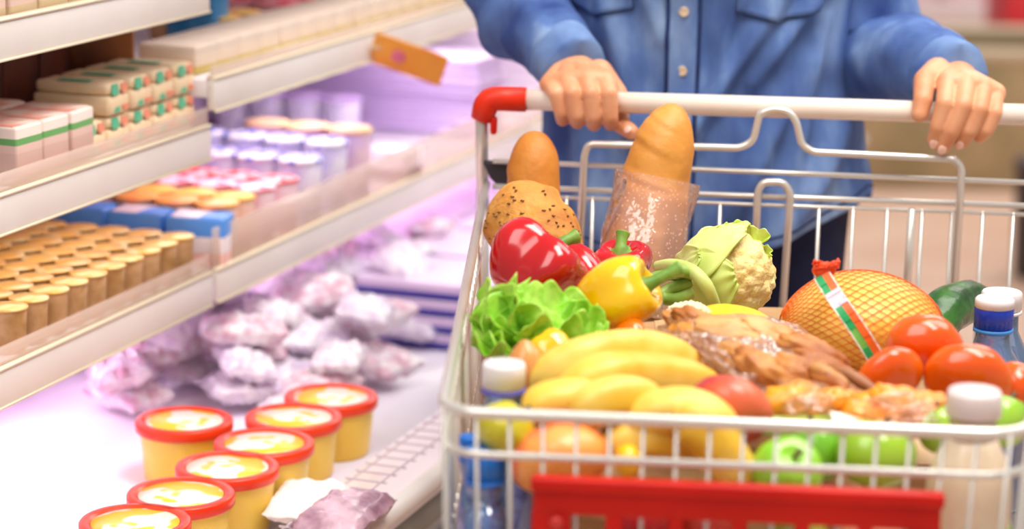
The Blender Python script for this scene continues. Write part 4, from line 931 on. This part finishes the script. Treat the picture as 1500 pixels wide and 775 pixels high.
# --- light green cabbage wedge / yellow squash behind the snack bag
fruit('yellow_squash','yellow squash behind the snack bag, below the cauliflower','squash',1075,472,2.17,120,46,(.1,0,1),(248,206,30),(246,190,20),dim=.1,stem=False,seed=15,rough=.35)
cf2=thing('cauliflower_floret','small pale cauliflower floret below the cauliflower stalks','cauliflower',at(1008,463,2.16)); rr_=30*mpp(cf2.location)
obj('curd',sph_xyz(lambda a,p:Vector((sin(p)*cos(a)*1.3,sin(p)*sin(a),cos(p)*.8))*rr_*(1-.25*noise.voronoi(Vector((sin(p)*cos(a),sin(p)*sin(a),cos(p)))*4.5)[0][0]),70,48),M('curd_pale',(250,238,196),(240,222,166),scale=50,rough=.6,sss=.1),cf2)
obj('stalk',tube([(0,0,-rr_*.3),(.004,.002,-rr_*1.3)],[.011,.009],12),m_stalk,cf2)
# --- bags of dried goods
def lump(P_,rx,ry,rz,seed,rot=None,amp=.25):
    g=sph_xyz(lambda a,p:Vector((rx*sin(p)*cos(a),ry*sin(p)*sin(a),rz*cos(p)))*(1+amp*nz((sin(p)*cos(a),sin(p)*sin(a),cos(p)),2.2,seed)+amp*.5*nz((sin(p)*cos(a),sin(p)*sin(a),cos(p)),6,seed)),40,26)
    if rot is not None: g=xf(g,rot.to_matrix().to_4x4())
    return mv(g,P_)
bo=at(1150,530,2.02); sb=thing('snack_bag','crinkled clear bag of brown dried snack sticks in the middle of the pile','snack bag',bo)
random.seed(11)
m_stk=[M('stick_brown',(206,140,70),(164,92,36),scale=30,rough=.5,c3=(186,116,52)),M('stick_tan',(226,172,110),(190,128,64),scale=30,rough=.5),M('stick_dark',(184,116,56),(146,84,38),scale=30,rough=.5)]
for i in range(46):
    t=random.random(); a0=Vector((1100+150*t,528+35*t+random.uniform(-18,18),0)); ln=random.uniform(55,95); an=random.uniform(.45,.85)
    Y0=2.03-.07*(t)-random.uniform(0,.04)
    pts=[at(a0.x+ln*k_*cos(an)+random.uniform(-5,5),a0.y+ln*k_*sin(an)+random.uniform(-4,4),Y0-.03*k_)-bo for k_ in (0,.33,.66,1)]
    obj('snack_stick',tube(catmull(pts,4),[.0035,.0062,.0066,.0055,.003],9,fn=lambda r,a,tt,i=i:r*(1+.25*nz((cos(a),sin(a),tt*5),1.5,i))),m_stk[i%3],sb)
for i,(px,py,Y,rx,rz) in enumerate(((1125,545,1.955,.026,.017),(1095,530,1.975,.024,.016),(1165,545,1.965,.022,.016),(1080,495,2.03,.036,.018),(1040,482,2.06,.03,.014),(1140,500,2.04,.036,.018),(1190,520,2.02,.03,.017),(1010,478,2.075,.022,.009),(1215,545,1.99,.026,.015))):
    obj('snack_piece',lump(at(px,py,Y)-bo,rx*1.25,.024,rz*.8,i*2.3,Quaternion((0,1,0),.35+J(.3)),.22),m_stk[i%2],sb)
# film draped over them
def sbt(u):  # upper outline in the picture
    return lerpl([482,470,466,464,468,482,512,552,590],u)
def sbl(u): return lerpl([486,505,535,565,582,590,598,606,604],u)
def fsf(u,v):
    px=962+330*u; y0=sbt(u)-5; y1=sbl(u)+3; py=y0+(y1-y0)*v
    bul=sin(pi*min(1,max(0,v)))**.6*sin(pi*min(1,max(.02,u)))**.5
    Y=2.115-.14*v*sin(pi*(.15+.8*u))-.05*bul-.06*u*v
    p=at(px+5*nz((u*6,v*5,0),1,2),py+4*nz((u*7,v*6,3)),Y-.012+.014*nz((u*9,v*6,1))+.011*nz((u*24,v*15,1))+.004*nz((u*55,v*36,1)))
    return p-bo
m_sfilm=film('snack_film',tint=(255,240,226),haze=.36,hazecol=(255,206,178),gloss=.34,rough=.09,bump=1,bscale=64,fres=.5)
obj('film',grid(120,76,fsf),m_sfilm,sb)
def fruitbag(lb,px,py,Y,wpx,hpx,n,seed,c1,c2,tips):
    o=at(px,py,Y); k=mpp(o); t=thing('dried_fruit_bag',lb,'fruit bag',o); random.seed(seed)
    for i in range(n):
        obj('dried_fruit',lump(Vector((random.uniform(-.36,.36)*wpx*k,random.uniform(-.01,.015),random.uniform(-.30,.18)*hpx*k)),.026,.015,.013,seed+i,Quaternion((0,1,0),J(.7)),.18),M('dried_orange'+str(seed),c1,c2,scale=26,rough=.35,coat=.3),t)
    def f(a,p):
        d=Vector((sin(p)*cos(a),sin(p)*sin(a),cos(p))); q=1+.16*nz(d,2.4,seed)+.09*nz(d,6,seed)
        return Vector((d.x*wpx*k*.56*q,d.y*.038*q,d.z*hpx*k*.56*q))
    obj('film',sph_xyz(f,48,30),film('fruit_film',tint=(255,246,226),haze=.10,hazecol=(255,220,170),gloss=.25,rough=.08,bump=1,bscale=60,fres=.4),t)
    if tips:
        V=grid(14,6,lambda u,v:at(tips[0]+(tips[2]-tips[0])*u,tips[1]+(tips[3]-tips[1])*u+9*(v-.5)*(1-.6*u)+3*sin(u*9+v*3),Y-.03+.006*sin(v*5+u*4))-o)
        obj('film_end',V,film('fruit_film_end',haze=.35,hazecol=(255,206,160),gloss=.25,bump=.8,fres=.4),t)
fruitbag('clear bag of orange dried fruit between the peach and the snack sticks',1178,594,1.895,96,60,12,31,(246,168,24),(236,136,14),None)
fruitbag('clear bag of amber dried fruit beside the milk bottle cap',1318,606,1.88,136,58,16,47,(244,160,24),(226,126,20),(1250,588,1358,572))
fruitbag('clear bag of golden dried fruit tucked behind the longest banana',1012,500,2.03,70,56,9,53,(246,170,20),(238,140,16),None)
pp3=thing('paper_tray','pale green and white paper tray edge behind the front rail above the green apples','tray',at(1215,622,1.855)); o=pp3.location.copy()
obj('tray_base',box(.09,.035,.012,.005,(-.018,.01,-.004)),M('tray_green',(176,214,110),(196,222,140),scale=18,rough=.5),pp3)
obj('paper_sheet',xf(box(.055,.03,.003,.0012,(.028,.0,.006)),Matrix.Rotation(.12,4,'Y')),M('tray_paper',(246,236,226),rough=.6),pp3)
# --- bottles
m_water=film('water_bottle',tint=(206,226,252),haze=.26,hazecol=(150,190,248),gloss=.5,rough=.06,bump=.0)
m_waterb=film('water_bottle_deep',tint=(180,210,252),haze=.34,hazecol=(120,170,248),gloss=.55,rough=.06,bump=.0)
def bottle(lb,top,r,h,capr,caph,capm,bm_,tilt=None,ring=None,label=None):
    t=thing('water_bottle',lb,'bottle',top-Vector((0,0,h)),tilt)
    pr=[(.001,.002),(r*.8,0),(r*.97,.006),(r,.015),(r,h*.2),(r*.965,h*.23),(r,h*.26),(r,h*.42),(r*.965,h*.45),(r,h*.48),(r,h*.62),(r*.93,h*.70),(r*.72,h*.79),(r*.5,h-caph-.022),(capr*.9,h-caph-.010),(capr*.86,h-caph+.004),(.001,h-caph+.004)]
    obj('body',lathe(pr,36,fn=lambda rr,z,a:rr*(1+.018*cos(10*a)*(1 if h*.62<z<h-caph-.02 else 0))),bm_,t)
    obj('liquid',lathe([(.001,.004),(r*.94,.006),(r*.94,h*.62),(r*.66,h*.78),(.001,h*.78)],28),film('liquid_blue',tint=(206,224,250),haze=.16,hazecol=(160,196,246),gloss=.1,bump=0),t)
    obj('cap',lathe([(.001,h-caph),(capr,h-caph),(capr,h-.002),(capr*.93,h),(.001,h)],48,fn=lambda rr,z,a:rr*(1+.02*cos(24*a)) if rr>.01 else rr),capm,t)
    obj('cap_ring',lathe([(capr*.9,h-caph-.004),(capr*1.04,h-caph-.004),(capr*1.04,h-caph-.001),(capr*.9,h-caph-.001)],32),ring or capm,t)
    return t
m_cw=M('cap_white',(240,232,230),(232,224,224),scale=20,rough=.35); m_cb=M('cap_blue',(28,70,206),(20,60,190),scale=20,rough=.3); m_cbl=M('cap_bright_blue',(18,128,228),(10,116,220),scale=20,rough=.3)
bottle('blue tinted water bottle with a white cap at the left front of the cart',at(738,531,1.865),.031,.29,.0172,.020,m_cw,m_water,ring=M('ring_violet',(96,90,200)))
bottle('short blue water bottle with bright blue cap behind the front wires',at(711,656,1.815),.0195,.215,.0152,.024,m_cbl,m_waterb)
bottle('slim water bottle with small blue cap pressed in the front left corner of the cart',at(688,638,1.84),.009,.20,.0085,.016,m_cbl,m_waterb)
bb_=bottle('large clear water bottle with dark blue cap behind the tomatoes',at(1457,445,2.19),.037,.272,.0178,.022,m_cb,m_water,ring=M('ring_lightblue',(60,140,220)))
h_=.272; obj('cap_top',lathe([(.001,h_),(.0182,h_-.003),(.0182,h_+.004),(.0165,h_+.006),(.001,h_+.007)],36),m_cw,bb_)
bottle('water bottle with a plain white cap behind the dark blue capped bottle',at(1468,426,2.30),.036,.272,.0195,.018,m_cw,m_water)
# --- milk bottle
mt_=at(1428,571,1.80); mb=thing('milk_bottle','white milk bottle with translucent neck and green label in the front right corner','bottle',Vector((mt_.x,mt_.y,.632))); h=mt_.z-.632; kk=mpp(mt_)
R_=63*kk
zz=lambda py: h-(py-563)*kk*1.02
pr=[(.001,0),(R_*.86,0),(R_*.97,.005),(R_,.014)]+[(R_,zz(720)*t) for t in (.15,.3,.5,.75,1)]+[(R_*.985,zz(700)),(R_*.93,zz(682)),(R_*.82,zz(664)),(R_*.68,zz(648)),(36*kk,zz(634)),(.001,zz(632))]
obj('neck',lathe([(.001,zz(640)),(37*kk,zz(640)),(35*kk,zz(628)),(33.5*kk,zz(620)),(35*kk,zz(604)),(36*kk,zz(598)),(.001,zz(598))],48),film('milk_neck_film',tint=(236,214,200),haze=.5,hazecol=(214,188,174),gloss=.4,bump=0,rough=.1,fres=.6),mb,label='translucent neck')
obj('body',lathe(pr,48,fn=lambda rr,z,a:rr*(1+.022*cos(12*a)*(1 if .02<z<zz(645) else .25))),M('milk_plastic',(236,216,190),(228,204,174),scale=10,rough=.28,sss=.2,coat=.3),mb)
obj('cap',lathe([(.001,zz(600)),(40*kk,zz(600)),(41*kk,zz(598)),(40*kk,zz(570)),(37*kk,h),(.001,h)],48,fn=lambda rr,z,a:rr*(1+.008*cos(36*a)) if rr>.01 else rr),M('milk_cap',(234,218,214),(226,210,208),scale=20,rough=.4,sss=.1),mb)
obj('label_band',lathe([(R_*1.0,zz(800)),(R_*1.035,zz(800)),(R_*1.035,zz(762)),(R_*1.0,zz(762))],48),M('label_green',(170,206,90),(150,190,70),scale=30),mb)
